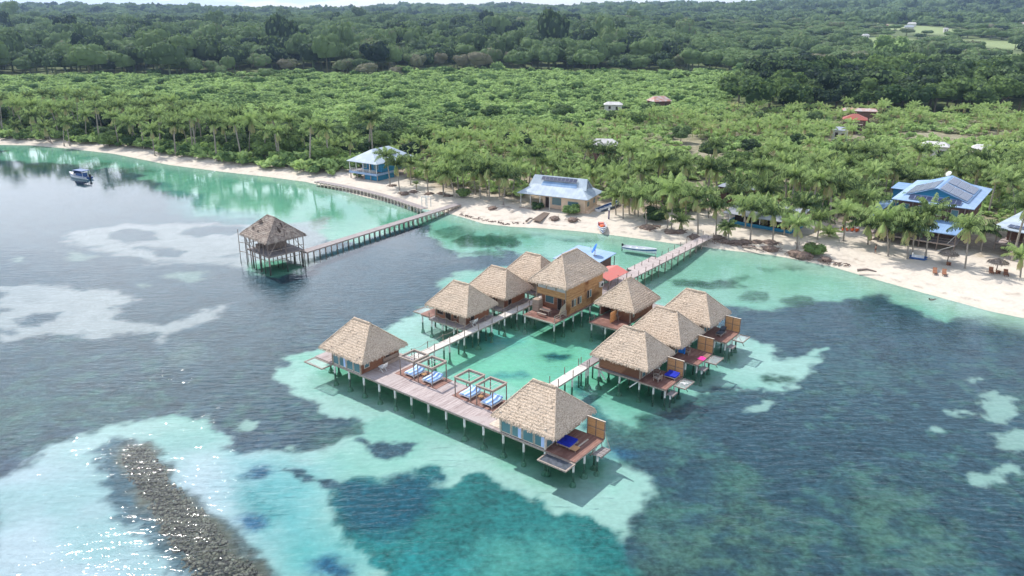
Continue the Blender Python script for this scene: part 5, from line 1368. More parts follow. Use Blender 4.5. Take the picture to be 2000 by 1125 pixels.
J = [(0, 0, .95), (0, 0, 1.18), (0, 0, 1.42), (0, .01, 1.52), (0, .02, 1.68), (.19, 0, 1.40), (.30, .05, 1.14), (.26, .22, .98), (-.19, 0, 1.40), (-.31, .06, 1.15), (-.34, .24, 1.02),
     (.10, 0, .90), (.13, .10, .50), (.14, .02, .08), (.14, .16, .04), (-.10, 0, .90), (-.11, -.06, .48), (-.10, -.26, .10), (-.10, -.14, .04)]
E_ = [(0, 1), (1, 2), (2, 3), (3, 4), (2, 5), (5, 6), (6, 7), (2, 8), (8, 9), (9, 10), (0, 11), (11, 12), (12, 13), (13, 14), (0, 15), (15, 16), (16, 17), (17, 18)]
RAD = [.15, .14, .16, .06, .11, .06, .045, .035, .06, .045, .035, .10, .065, .045, .04, .10, .065, .045, .04]
pz = gh(70.6, 142.9)
o = person('person in dark swimwear walking on the white sand', (70.6, 142.9, pz), R(60), J, RAD, E_, None, None)
g = MB(); g.tube([(0, 0, .80), (0, 0, .88), (0, 0, 1.04)], [.20, .20, .175], 10); build('shorts', g, M['black'], o)
g = MB(); g.tube([(0, -.03, 1.62), (0, -.02, 1.72), (0, 0, 1.80)], [.10, .125, .07], 8); build('hair', g, M['hair'], o)
J2 = [(x_, z_ - 1.2, y_ * .5 - .12) for x_, y_, z_ in J]; J2[4] = (0, .48, .04)
o = person('person swimming in the shallow green water off the beach', (70.1, 120.1, 0), R(100), J2, RAD, E_, None, None)
g = MB(); g.tube([(0, .42, .05), (0, .5, .12), (0, .58, .08)], [.10, .13, .07], 8); build('hair', g, M['hair'], o)
t_ = thing('mooring_post', 'tall dark purple post with a white top standing in the sand beside the long boat', 'post', (26.4 * .9 + 0.0, 171.6, .6))
t_.location = G(1189, 429, .8)
g = MB(); g.tube([(0, 0, -.2), (0, 0, 2.2)], .16, 8); build('shaft', g, surf('purple_paint', (.05, .035, .10), (.08, .05, .14), 3, .7), t_); g = MB(); g.tube([(0, 0, 2.2), (0, 0, 2.75)], [.24, .2], 8); build('cap', g, M['white'], t_)
for k, (px, py) in enumerate([(1376 - 2, 494 - 25)]): pass

# ------------------------------------------------------------------ vegetation
def quadsheet(rng, P_, Nn, size, jit=.6):
    n = len(P_); Nn = Nn + rng.normal(0, jit, (n, 3)); Nn /= np.linalg.norm(Nn, axis=1)[:, None] + 1e-9
    r = rng.normal(0, 1, (n, 3)); u = np.cross(Nn, r); u /= np.linalg.norm(u, axis=1)[:, None] + 1e-9; v = np.cross(Nn, u)
    s = size * rng.uniform(.55, 1.25, n)[:, None]; a = u * s * .5; b = v * s * .5 * rng.uniform(.6, 1.0, n)[:, None]
    V = np.stack([P_ - a - b * .4, P_ + a * .3 - b, P_ + a + b * .3, P_ - a * .2 + b], 1).reshape(-1, 3)
    return V, np.arange(4 * n).reshape(n, 4)


def crown_arrays(seed, rx, rz, zc, lobes, ncards, csize, core=.8, flat=1.0):
    rng = np.random.RandomState(seed); Vs = []; Fs = []; Ts = []; off = 0
    L = [(np.zeros(3), .72)]
    for k in range(lobes):
        a = 2 * math.pi * (k / lobes) + rng.uniform(-.4, .4); e = rng.uniform(-.15, .9)
        L.append((np.array([math.cos(a) * math.cos(e), math.sin(a) * math.cos(e), math.sin(e)]) * rng.uniform(.5, .68), rng.uniform(.32, .52)))
    per = ncards // len(L); S3 = np.array([rx, rx, rz])
    for c_, r_ in L:
        d_ = rng.normal(0, 1, (per, 3)); d_ /= np.linalg.norm(d_, axis=1)[:, None]; d_[:, 2] = np.where(d_[:, 2] < -.35, -d_[:, 2], d_[:, 2])
        rad = r_ * rng.uniform(.82, 1.08, per)[:, None]
        P_ = (c_ + d_ * rad) * S3 + np.array([0, 0, zc]); V, F_ = quadsheet(rng, P_, d_ * np.array([1, 1, 1.3]), csize, .5)
        Vs.append(V); Fs.append(F_ + off); off += len(V); Ts.append(np.clip(.5 + rng.normal(0, .22, per) + rng.uniform(-.15, .15), 0, 1))
        if core:
            ns = 7; vs = []
            for ph in (-.6, -.1, .45, 1.0, 1.45):
                for k in range(ns):
                    t_ = 2 * math.pi * k / ns + ph; rr = r_ * core
                    vs.append((c_ + np.array([math.cos(t_) * math.cos(ph), math.sin(t_) * math.cos(ph), math.sin(ph)]) * rr) * S3 + np.array([0, 0, zc]))
            f_ = [(i * ns + k, i * ns + (k + 1) % ns, (i + 1) * ns + (k + 1) % ns, (i + 1) * ns + k) for i in range(4) for k in range(ns)]
            Vs.append(np.array(vs)); Fs.append(np.array(f_) + off); off += len(vs); Ts.append(np.full(len(f_), .3))
    return np.concatenate(Vs), np.concatenate(Fs), np.concatenate(Ts)


def palm_arrays(seed, nf=21, L=4.7, stations=13, wid=.19, dry=3, open_=1.0, two=True):
    """feather fronds: leaflets hang from an arching midrib, so each frond is a narrow drooping blade"""
    rng = np.random.RandomState(seed); V = []; F_ = []; T = []
    for k in range(nf + dry):
        az = k * 2.399 + rng.uniform(-.25, .25); isdry = k >= nf; q = k / nf
        e0 = (1.36 - 1.20 * q) * open_ + rng.uniform(-.15, .15) if not isdry else rng.uniform(-1.35, -.85)
        bendv = rng.uniform(.8, 1.5) * (.75 + .3 * q) if not isdry else .4
        ln = L * rng.uniform(.8, 1.1) * (.6 if isdry else 1) * (.75 + .25 * min(1, q * 3)); h = np.array([math.cos(az), math.sin(az), 0]); sd_ = np.array([-math.sin(az), math.cos(az), 0])
        p = np.zeros(3); ns = stations; tilt = rng.uniform(-.5, .5); tn = (1.35 if isdry else np.clip(.72 - .62 * q + rng.normal(0, .16), .02, 1)) + (0.75 if (not isdry and q > .84) else 0)  # lower fronds get a darker tint: shade inside the crown put into colour
        for s in range(ns):
            t_ = (s + .5) / ns; e = e0 - bendv * t_ ** 1.25; d_ = h * math.cos(e) + np.array([0, 0, math.sin(e)]); up = -h * math.sin(e) + np.array([0, 0, math.cos(e)])
            q2 = p + d_ * ln / ns; n0 = len(V); w = .05
            V += [p - sd_ * w, p + sd_ * w, q2 + sd_ * w * .8, q2 - sd_ * w * .8]; F_.append((n0, n0 + 1, n0 + 2, n0 + 3)); T.append(min(tn + .3, 1.9))
            ll = (.30 + .72 * math.sin(math.pi * min(1, .15 + t_ * .80)) ** .7) * L / 4.7 * rng.uniform(.8, 1.15)
            for sg in (-1, 1):
                droop = .75 + .45 * t_ + rng.uniform(-.2, .25) + tilt * sg
                dr = sd_ * sg * .62 - up * droop * .55 - np.array([0, 0, .35]) + d_ * .5; dr /= np.linalg.norm(dr); b0 = p + d_ * rng.uniform(0, .3) * ln / ns
                tip = b0 + dr * ll; n0 = len(V); wv = d_ * wid * L / 4.7
                V += [b0, b0 + wv, tip + wv * .45, tip - wv * .1]; F_.append((n0, n0 + 1, n0 + 2, n0 + 3)); T.append(np.clip(tn * (1 if isdry else .85) + rng.normal(0, .2) + .3 * (t_ - .4), 0, 1.9))
            p = q2
    return np.array(V, float), np.array(F_), np.array(T)


def mesh_of(name, arr, mat): return np_mesh(name, arr[0], arr[1], mat, arr[2])


PALM_CROWN = [mesh_of('crown', palm_arrays(s, nf, L, 13, .24, dr), M['palm']) for s, nf, L, dr in ((1, 22, 5.0, 3), (2, 20, 4.7, 4), (3, 24, 5.3, 2), (4, 17, 4.4, 2), (5, 19, 4.8, 7), (6, 22, 5.0, 4), (7, 15, 4.5, 9), (8, 25, 5.1, 3))]


def trunk_mesh(h, lx, ly, r=.17, n=7):
    mb = MB(); pts = []; rad = []
    for i in range(n + 1):
        t_ = i / n; pts.append((lx * t_ ** 1.6, ly * t_ ** 1.6, -.4 + (h + .4) * t_)); rad.append(r * (1.7 if i == 0 else 1.12 - .45 * t_))
    mb.tube(pts, rad, 7, False); me = bpy.data.meshes.new('trunk'); me.from_pydata(mb.v, [], mb.f); me.materials.append(M['bark']); me.update(); return me


TR = [(trunk_mesh(8, lx, ly), lx, ly) for lx, ly in ((0, 0), (.8, .2), (-1.0, .4), (.3, -1.1), (1.9, .5), (-.5, -.5))]
PR = random.Random(11); NPALM = 0


def palm(x, y, h, label, group, lx=None, ly=0.0, cs=1.0, kind=None, z=None, var=None):
    global NPALM; NPALM += 1
    z = gh(x, y) - .05 if z is None else z
    t = thing('coconut_palm', label, 'palm', (x, y, z), 0, group)
    if lx is None:
        me, lx, ly = PR.choice(TR); s = h / 8; a = PR.uniform(0, 6.28); o = link('trunk', me, t, rz=a); o.scale = (s, s, s)
        lx, ly = (lx * math.cos(a) - ly * math.sin(a)) * s, (lx * math.sin(a) + ly * math.cos(a)) * s
    else: link('trunk', trunk_mesh(h, lx, ly, .15 + .012 * h / 8), t)
    o = link('crown', PR.choice(PALM_CROWN) if var is None else PALM_CROWN[var], t, (lx, ly, h - .1), PR.uniform(0, 6.28)); s = cs * PR.uniform(.82, 1.1); o.scale = (s, s, s * PR.uniform(.92, 1.1))
    return t


def palm_px(bx, by, cx_, cy_, label, group, cs=1.0, zb=.75, var=None):
    b = G(bx, by, zb)
    lo, hi_ = 1.0, 40.0
    for _ in range(40):
        m_ = (lo + hi_) / 2
        if row_of(b.x, b.y, zb + m_) > cy_: lo = m_
        else: hi_ = m_
    h = lo; dep = b.y * cp - (zb + h - CAM_H) * sp; X2 = (cx_ - 1000) / F_PX * dep
    palm(b.x, b.y, h, label, group, X2 - b.x, 0.0, cs, z=zb - .1, var=var); return (b.x, b.y)


z5 = lambda x, y: (1160 + x / 5, 360 + y / 5)
z7 = lambda x, y: (860 + x / 5, 300 + y / 5)
z8 = lambda x, y: (1560 + x / 3.75, 320 + y / 3.75)
z9 = lambda x, y: (x / 4, 160 + y / 4)
za = lambda x, y: (640 + x / 7.03, 260 + y / 7.03)
used = []
D_ = 'slender coconut palm on white sand in front of the big blue roofed building'
for bx, by, cx_, cy_ in ((655, 682, 632, 410), (795, 705, 800, 470), (828, 685, 850, 420), (925, 700, 965, 350), (1215, 775, 1245, 460), (505, 600, 515, 440), (325, 575, 350, 340), (480, 450, 515, 250), (135, 565, 155, 400), (660, 625, 690, 440),
                         (1330, 655, 1360, 480), (870, 520, 850, 300)):
    used.append(palm_px(*z8(bx, by), *z8(cx_, cy_), D_, 'palms before the big building'))
used.append(palm_px(*z8(1620, 845), *z8(1635, 670), 'short palm at the right edge of the view beside the far right umbrella', None, .8))
used.append(palm_px(*z8(225, 540), *z8(225, 500), 'low yellow green palm bush growing by the bare tree on the sand', None, .55))
C_ = 'coconut palm on the sandy shore between the tan house and the big blue roofed building'
for bx, by, cx_, cy_, s in ((285, 345, 280, 60, 1), (215, 310, 200, 110, .9), (345, 300, 330, 80, 1), (395, 305, 420, 110, 1), (435, 325, 410, 100, 1), (515, 410, 465, 110, 1.05), (720, 430, 715, 255, .62), (755, 450, 765, 60, 1.05), (860, 455, 850, 350, .62), (1015, 480, 1000, 120, 1.12),
                            (1190, 500, 1195, 215, .9), (1310, 545, 1320, 400, .6), (1290, 530, 1285, 430, .5), (1480, 440, 1465, 190, .9), (1525, 550, 1550, 235, .9), (1745, 560, 1760, 270, .95), (1855, 510, 1870, 300, .9), (1980, 640, 1985, 380, .9), (1395, 350, 1400, 80, 1),
                            (1650, 420, 1660, 230, .9), (610, 250, 600, 60, 1), (660, 240, 690, 10, 1), (1120, 340, 1090, 110, 1), (900, 330, 880, 90, 1), (1990, 500, 2060, 200, 1), (1700, 330, 1690, 60, 1)):
    used.append(palm_px(*z5(bx, by), *z5(cx_, cy_), C_, 'palms on the middle shore', s * 1.08))
B_ = 'coconut palm on the sand between the boardwalk and the tan house'
for bx, by, cx_, cy_ in ((390, 450, 385, 170), (480, 470, 470, 130), (345, 410, 320, 150), (580, 440, 560, 190), (700, 430, 745, 170), (140, 435, 70, 170), (30, 390, 10, 190), (460, 425, 430, 210), (620, 380, 620, 130), (230, 340, 190, 70), (520, 350, 530, 120)):
    used.append(palm_px(*z7(bx, by), *z7(cx_, cy_), B_, 'palms between boardwalk and tan house'))
for bx, by, cx_, cy_ in ((860, 730, 800, 300), (985, 790, 945, 420), (1380, 830, 1350, 470), (1590, 860, 1600, 520), (1750, 910, 1650, 540), (1120, 640, 1130, 440)):
    used.append(palm_px(*za(bx, by), *za(cx_, cy_), B_, 'palms between boardwalk and tan house'))
used.append(palm_px(*za(1220, 790), *za(1215, 680), 'stunted dead palm on the sand behind the boardwalk', None, .35))
A_ = 'coconut palm with a pale trunk and drooping brown skirt along the far left shore'
for bx, by, cx_, cy_, s in ((545, 490, 520, 310, .95), (1000, 430, 950, 160, 1), (905, 400, 890, 170, .9), (880, 390, 850, 200, .9), (620, 400, 600, 110, 1), (590, 330, 510, 80, 1), (150, 450, 120, 340, .8), (1210, 570, 1180, 370, 1.1), (1480, 540, 1410, 320, .95), (1585, 540, 1550, 250, 1),
                            (1790, 590, 1740, 330, 1), (1860, 580, 1850, 250, 1), (30, 430, 0, 130, .95), (400, 470, 345, 350, .95), (1305, 350, 1290, 150, .95), (680, 300, 640, 90, .95), (445, 240, 410, 100, 1), (90, 330, 60, 120, .9), (1060, 350, 1080, 230, .95), (1170, 300, 1150, 110, .9),
                            (1500, 300, 1480, 180, .9), (1680, 350, 1670, 180, .9), (770, 240, 750, 60, .9), (500, 490, 500, 320, .95), (1950, 600, 1960, 300, 1.1), (210, 290, 200, 130, .9), (330, 260, 330, 90, .8)):
    used.append(palm_px(*z9(bx, by), *z9(cx_, cy_), A_, 'palms along the far left shore', s, var=PR.choice((1, 4, 4, 5, 6))))
L_ = 'coconut palm on the wooded shore left of the blue veranda house'
for bx, by, cx_, cy_, s in ((563, 305, 565, 235, 1.15), (569, 305, 560, 262, .9), (530, 300, 525, 222, 1), (465, 305, 462, 235, .9), (497, 296, 487, 240, 1), (420, 290, 415, 222, .9), (440, 296, 445, 268, .8), (612, 318, 640, 300, 1.1), (648, 318, 655, 285, 1.1), (600, 306, 590, 262, 1), (690, 300, 690, 265, 1),
                            (630, 310, 622, 280, .9), (380, 292, 388, 215, .9)):
    used.append(palm_px(bx, by, cx_, cy_, L_, 'palms on the wooded shore', s))

# footprints to keep clear
KEEP = [(11, 181, 11), (8, 176, 7), (-41, 218, 9), (-36, 222, 8), (90, 158, 13), (96, 168, 12), (80, 150, 8), (88, 146, 8), (100, 150, 10), (55, 161, 7), (50, 164, 7), (132.8, 300, 8), (130, 292, 5), (147, 331, 7), (119, 280, 4), (28.6, 240, 6), (28, 232, 5), (134, 244, 5), (146, 238, 5), (133, 236, 4), (144, 230, 5), (72, 385, 6), (72, 378, 5), (48, 372, 8), (46, 362, 7), (56, 186, 5), (24, 180, 5)]
KX = np.array(KEEP)
UX = np.array(used)


def free(x, y, pad=0.0):
    return bool(np.all((KX[:, 0] - x) ** 2 + (KX[:, 1] - y) ** 2 > (KX[:, 2] + pad) ** 2))


def grid_pts(x0, x1, y0, y1, sp_, seed, jit=.42):
    rng = np.random.RandomState(seed); gx, gy = np.meshgrid(np.arange(x0, x1, sp_), np.arange(y0, y1, sp_ * .87))
    gx = gx + (np.arange(gy.shape[0]) % 2)[:, None] * sp_ / 2
    gx = gx + rng.uniform(-jit, jit, gx.shape) * sp_; gy = gy + rng.uniform(-jit, jit, gy.shape) * sp_
    return gx.ravel(), gy.ravel(), rng


GROVE = np.array([(-16, 180), (-42, 236), (-30, 268), (0, 300), (30, 330), (90, 335), (150, 352), (260, 350), (280, 200), (150, 90), (60, 130), (20, 150)], float)
gx, gy, rng = grid_pts(-60, 285, 110, 355, 5.9, 4)
dd = shore(gx, gy); ins = inside(gx, gy, GROVE) & (dd > 10 + 9 * (gx > 40)) & (np.abs(gx) < gy * .70 + 8)
cand = [(gx[i], gy[i]) for i in np.where(ins)[0] if free(gx[i], gy[i], 1.5) and np.min((UX[:, 0] - gx[i]) ** 2 + (UX[:, 1] - gy[i]) ** 2) > 16]
thin = fbm(np.array([c_[0] for c_ in cand]) / 28, np.array([c_[1] for c_ in cand]) / 28, 3, 77)
cand = [c_ for c_, t_ in zip(cand, thin) if t_ > (-.45 if c_[1] < 205 else .02)]
# left strip of palms behind the shore
gx, gy, rng = grid_pts(-210, -45, 205, 330, 8.5, 6)
dd = shore(gx, gy); cl = [(gx[i], gy[i]) for i in np.where((dd > 7) & (dd < 34) & (np.abs(gx) < gy * .7 + 5))[0] if free(gx[i], gy[i], 2) and np.min((UX[:, 0] - gx[i]) ** 2 + (UX[:, 1] - gy[i]) ** 2) > 30]
cand.sort(key=lambda c_: c_[1]); cl = cl[::1]
room = 300 - NPALM
nl = min(len(cl), 60)
for x, y in cl[:nl]: palm(x, y, rng.uniform(7.5, 13.5), 'coconut palm rising from the dark undergrowth just behind the far left beach', 'palms in the undergrowth on the left', cs=.95, var=PR.choice((1, 4, 6, 7, 5)))
room -= nl
for x, y in cand[:room]:
    if x < 45: palm(x, y, rng.uniform(5, 11.5) * (1 if y < 205 else .7), 'coconut palm inside the grove directly behind the tan beach house', 'palms of the middle grove', cs=.95)
    else: palm(x, y, rng.uniform(4.5, 11) * (1 if y < 205 else .7), 'coconut palm in the grove behind the big blue roofed building', 'palms of the right grove', cs=.95)


def scatter(name, pts, variants, mat, kind='stuff'):
    """pts rows: x, y, z, scale, zscale, variant, tint shift -> ONE mesh of copies"""
    Vs = []; Fs = []; Ts = []; off = 0; pts = np.asarray(pts, float); rng = np.random.RandomState(len(pts))
    for vi, (V, F_, T) in enumerate(variants):
        P_ = pts[pts[:, 5] == vi]
        if not len(P_): continue
        a = rng.uniform(0, 6.28, len(P_)); ca_, sa_ = np.cos(a), np.sin(a)
        X = (V[None, :, 0] * ca_[:, None] - V[None, :, 1] * sa_[:, None]) * P_[:, 3:4] + P_[:, 0:1]
        Y = (V[None, :, 0] * sa_[:, None] + V[None, :, 1] * ca_[:, None]) * P_[:, 3:4] + P_[:, 1:2]
        Z_ = V[None, :, 2] * P_[:, 4:5] + P_[:, 2:3]
        Vs.append(np.stack([X, Y, Z_], -1).reshape(-1, 3).astype(np.float32))
        Fs.append((F_[None] + (np.arange(len(P_)) * len(V))[:, None, None]).reshape(-1, 4) + off); off += len(P_) * len(V)
        Ts.append((T[None] + P_[:, 6:7]).ravel())
    me = np_mesh(name, np.concatenate(Vs), np.concatenate(Fs), mat, np.concatenate(Ts))
    o = link(name, me); tag(o, kind=kind); return o


def add_trunk(arr, h, r=.16):
    V, F_, T = arr; V = V + np.array([0, 0, h]); n0 = len(V); k = 4
    ring = lambda z_, rr: [(rr * math.cos(2 * math.pi * i / k), rr * math.sin(2 * math.pi * i / k), z_) for i in range(k)]
    V = np.concatenate([V, np.array(ring(-.5, r * 1.4) + ring(h, r * .8))]); F_ = np.concatenate([F_, np.array([(n0 + i, n0 + (i + 1) % k, n0 + k + (i + 1) % k, n0 + k + i) for i in range(k)])])
    return V, F_, np.concatenate([T, np.full(k, 1.4)])


PLOW = [add_trunk(palm_arrays(s, nf_, 4.7, 6, .50, dr_), h) for s, h, nf_, dr_ in ((31, 7.5, 17, 3), (32, 6.0, 14, 5), (33, 9.0, 18, 2), (34, 4.0, 13, 1))]
rest = cand[room:]
X_ = np.array([c_[0] for c_ in rest]); Y_ = np.array([c_[1] for c_ in rest]); n = len(rest); far_ = sst(Y_, 200, 225)
tag(scatter('palm_grove', np.stack([X_, Y_, ground_h(X_, Y_), rng.uniform(.7, 1.1, n) * (1 - .16 * far_), rng.uniform(.6, 1.15, n) * (1 - .30 * far_), rng.randint(0, 4, n), rng.normal(.06, .22, n) + .12 * far_], 1), PLOW, M['palm']), label='dense coconut palm grove filling the flat land behind the beach')

# undergrowth among palms and along the left shore
SH = [crown_arrays(s, 1.5, 1.15, .8, 3, 44, .85, .75) for s in (51, 52, 53)]
gx, gy, rng = grid_pts(-215, 285, 120, 352, 3.1, 8)
dd = shore(gx, gy); nz = fbm(gx / 16, gy / 16, 3, 21)
ins = (np.abs(gx) < gy * .7 + 6) & (((gx < -45) & (dd > 7)) | (inside(gx, gy, GROVE) & (dd > 20 + 14 * (gx > 45)) & (nz > -.25))) & (gy > 150) & ~((gx < -40) & (dd > 60))
ii_ = [i for i in np.where(ins)[0] if free(gx[i], gy[i], 1)]
x, y = gx[ii_], gy[ii_]; n = len(x); s = rng.uniform(.7, 1.6, n) * np.where(x < -45, 1.35, 1)
tag(scatter('undergrowth', np.stack([x, y, ground_h(x, y), s, s * rng.uniform(.6, 1.2, n), rng.randint(0, 3, n), rng.normal(.15, .3, n) + np.where(x < -45, -.25, .2) + .9 * ((rng.rand(n) < .18) & (x > -45))], 1), SH, M['scrub']), label='low leafy undergrowth between the palm trunks')

# mangrove thicket: bright green, waist to house high, reaching to the dark forest
MG = [crown_arrays(s, 2.5, 1.9, 1.9, 4, 60, 1.15, .82) for s in (61, 62, 63, 64)]
P_all = []
for y0, y1, sp_ in ((225, 330, 2.8), (330, 460, 3.4), (460, 640, 4.4)):
    gx, gy, rng = grid_pts(-480, 260, y0, y1, sp_, int(y0))
    dd = shore(gx, gy); nz = fbm(gx / 22, gy / 22, 4, 31); nz2 = fbm(gx / 60, gy / 60, 3, 41)
    edge = np.maximum(.30 * gy + 16 * nz2, 40)
    ok = (np.abs(gx) < gy * .72 + 10) & (gx < edge) & (dd > 44 + 10 * nz2) & (gy < 588 + 75 * nz2 + .05 * gx) & ~inside(gx, gy, GROVE)
    x, y = gx[ok], gy[ok]; n = len(x); s = (sp_ / 3.1) ** .8 * rng.uniform(.5, 1.15, n) * (1 + .5 * nz[ok]); big = rng.rand(n) < .045; s = np.where(big, s * 1.5, s)
    keep_ = np.array([free(a, b, 1) for a, b in zip(x, y)])
    P_all.append(np.stack([x, y, ground_h(x, y), s, s * rng.uniform(.6, 1.0, n), rng.randint(0, 4, n), rng.normal(.15, .15, n) + .30 * nz[ok] + .25 * fbm(x / 70, y / 45, 3, 88) - .6 * big], 1)[keep_])
tag(scatter('mangrove_thicket', np.concatenate(P_all), MG, M['scrub']), label='wide bright green thicket of low bushes between palms and dark forest')

# coral rubble on the ridge at the lower left
core = px_poly([(236, 856), (292, 862), (342, 926), (386, 980), (446, 1044), (516, 1106), (580, 1190), (425, 1190), (352, 1085), (314, 1034), (284, 984), (246, 925), (228, 890)], -1)
RK = []
for s in range(4):
    rr = np.random.RandomState(200 + s); ns = 6; vs = []
    for ph in (-.9, -.2, .45, 1.0, 1.5):
        for k in range(ns): q_ = rr.uniform(.7, 1.2); vs.append((q_ * math.cos(2 * math.pi * k / ns) * math.cos(ph), q_ * math.sin(2 * math.pi * k / ns) * math.cos(ph), q_ * .6 * math.sin(ph)))
    RK.append((np.array(vs), np.array([(i * ns + k, i * ns + (k + 1) % ns, (i + 1) * ns + (k + 1) % ns, (i + 1) * ns + k) for i in range(4) for k in range(ns)]), rr.uniform(.1, .9, 24)))
gx, gy, rng = grid_pts(core[:, 0].min(), core[:, 0].max(), core[:, 1].min() - 2, core[:, 1].max(), .30, 99)
sd2 = sdf(gx + .8 * fbm(gx / 2, gy / 2, 3, 8), gy + .8 * fbm(gx / 2, gy / 2, 3, 18), core); ok = (sd2 > -1.2) & (rng.rand(len(gx)) < .12 + .75 * np.clip((sd2 + 1.2) / 2.4, 0, 1)); x, y, e_ = gx[ok], gy[ok], sd2[ok]; n = len(x); s = rng.uniform(.07, .24, n)
tag(scatter('coral_rubble', np.stack([x, y, -1.85 + np.clip(e_ * .30, -.1, .75), s, s * .7, rng.randint(0, 4, n), rng.normal(0, .25, n)], 1), RK, M['rubble']), label='ridge of pale brown coral rubble under the shallow water')

# individual trees
TREE = [(crown_arrays(70 + k, 1, .72, 0, 8, 760, .155, .84), ) for k in range(6)]
TREE = [mesh_of('crown', t_[0], M['leaf']) for t_ in TREE]
TREED = []
for me in TREE:
    c_ = me.copy(); c_.materials[0] = M['leaf_dark']; TREED.append(c_)
TREEY = TREE[0].copy(); TREEY.materials[0] = M['scrub']


def tree_trunk(seed):
    mb = MB(); rr = random.Random(seed); mb.tube([(0, 0, -.06), (.01, 0, .2), (.02, .01, .62)], [.04, .026, .018], 7, False)
    for k in range(5):
        a = rr.uniform(0, 6.28); z_ = rr.uniform(.28, .5); mb.tube([(.01, 0, z_), (.16 * math.cos(a), .16 * math.sin(a), z_ + .14), (.30 * math.cos(a), .30 * math.sin(a), z_ + .26)], [.014, .010, .005], 5, False)
    me = bpy.data.meshes.new('trunk'); me.from_pydata(mb.v, [], mb.f); me.materials.append(M['bark_dark']); me.update(); return me


TT = [tree_trunk(s) for s in range(3)]; NT = 0


def tree(x, y, h, r, label, group, dark=False, me=None, name='jungle_tree', cat='tree', z=None):
    global NT; NT += 1
    t = thing(name, label, cat, (x, y, gh(x, y) - .1 if z is None else z), 0, group)
    o = link('trunk', PR.choice(TT), t, rz=PR.uniform(0, 6)); o.scale = (h, h, h)
    o = link('crown', me or PR.choice(TREED if dark else TREE), t, (0, 0, h - r * .62), PR.uniform(0, 6.28)); o.scale = (r, r * PR.uniform(.85, 1.1), r * PR.uniform(.85, 1.1))


# behind the left palms
gx, gy, rng = grid_pts(-230, -15, 215, 340, 8.0, 12); dd = shore(gx, gy)
for i in np.where((dd > 14) & (dd < 52 + 12 * sst(gx, -110, -50)) & (np.abs(gx) < gy * .7 + 5))[0]:
    if free(gx[i], gy[i], 4) and not inside(gx[i:i + 1], gy[i:i + 1], GROVE)[0] and rng.rand() < .72:
        palmy = gx[i] < -60
        r = rng.uniform(3.2, 5.2); tree(gx[i], gy[i], r * rng.uniform(1.3, 1.7), r, 'round leafy tree in the belt behind the palms of the left shore', 'trees behind the left palms', rng.rand() < .35)
n_left = NT
# broad trees standing in the middle of the grove
for px, py, r in ((640, 262, 6), (700, 250, 5), (590, 240, 6), (745, 270, 5), (770, 258, 5.5), (800, 300, 4), (850, 290, 4.5), (905, 250, 4.5), (1010, 290, 5.5), (1120, 258, 5), (1150, 300, 5), (1245, 240, 5), (1330, 268, 4.5), (1270, 220, 5), (1200, 232, 4.5), (1100, 225, 5.5), (960, 225, 5), (1390, 300, 4.5), (1440, 320, 5), (1465, 290, 4),
                  (1565, 285, 5), (1590, 240, 5), (1540, 330, 4), (880, 330, 4), (1600, 330, 4), (1700, 300, 5), (1850, 330, 5), (1960, 300, 5), (1480, 240, 5), (1400, 235, 4), (1600, 205, 8)):
    g_ = G(px, py, 3); r = r * .95
    if free(g_.x, g_.y, 1): tree(g_.x, g_.y, r * 1.35, r, 'broad leafy tree standing alone among the crowns of the palm grove', 'broad trees in the palm grove', rng.rand() < .4)
# right hand jungle
gx, gy, rng = grid_pts(60, 420, 335, 640, 14.0, 14)
nz2 = fbm(gx / 60, gy / 60, 3, 41)
ok = (gx > np.maximum(.30 * gy + 16 * nz2, 40) + 4) & (gx < gy * .72 + 8) & ~inside(gx, gy, GROVE)
R_pts = sorted([(gx[i], gy[i]) for i in np.where(ok)[0] if free(gx[i], gy[i], 3)], key=lambda c_: c_[1])
R_pts = R_pts[:225]; rmax = R_pts[-1][1]
for x, y in R_pts:
    r = rng.uniform(6, 12) * (.8 if y < 370 else 1); tree(x, y, r * rng.uniform(1.35, 1.8), r, 'big dark jungle tree on the right behind the palm grove', 'jungle trees on the right', rng.rand() < .45)
g_ = G(1662, 118, 6); tree(330, 700, 24, 16, 'large bright yellow green tree standing out from the dark jungle at upper right', None, me=TREEY)

# the forest beyond, to the horizon
FM = [add_trunk(crown_arrays(90 + k, 1, .74, .0, 9, 270, .19, .9), .85, .05) for k in range(5)]
FL = [crown_arrays(110 + k, 1, .75, .5, 5, 48, .42, .95) for k in range(4)]
P_m = []
gx, gy, rng = grid_pts(-1050, 1080, 560, 1400, 18, 16)
nz2 = fbm(gx / 60, gy / 60, 3, 41); nz = fbm(gx / 90, gy / 90, 4, 61)
ok = (np.abs(gx) < gy * .72 + 30) & ((gy > 592 + 75 * nz2 + .05 * gx) | ((gx > .32 * gy) & (gy > rmax)))
for a_, b_, rx, ry in CLEAR: ok &= ~((((gx - a_) / rx) ** 2 + ((gy - b_) / ry) ** 2 < .95) | ((np.abs(gx - a_ * (gy / b_)) < rx * .8) & (gy < b_) & (gy > b_ - ry - 110) & (rng.rand(len(gx)) < .8)))
ok &= ~((gx - 330) ** 2 + (gy - 690) ** 2 < 400)
x, y = gx[ok], gy[ok]; n = len(x); nz = nz[ok]
low_ = sst(x / y, .05, .35)                      # lower, lighter wood to the right
s = rng.uniform(7.5, 15, n) * (1 + .2 * nz) * (1 - .2 * low_); zs = s * rng.uniform(1.15, 1.9, n) * (1 - .38 * low_) * (1.12 - .3 * sst(y, 800, 1200)) * (1 + .45 * (rng.rand(n) < .07))
snag = (x > -230) & (x < 40) & (y < 640) & (rng.rand(n) < .5)
P_m.append(np.stack([x, y, ground_h(x, y), s, zs * .72, rng.randint(0, 5, n), rng.normal(.05, .34, n) - .05 + .35 * low_ + .3 * nz + np.where(snag, 1.25, 0)], 1))
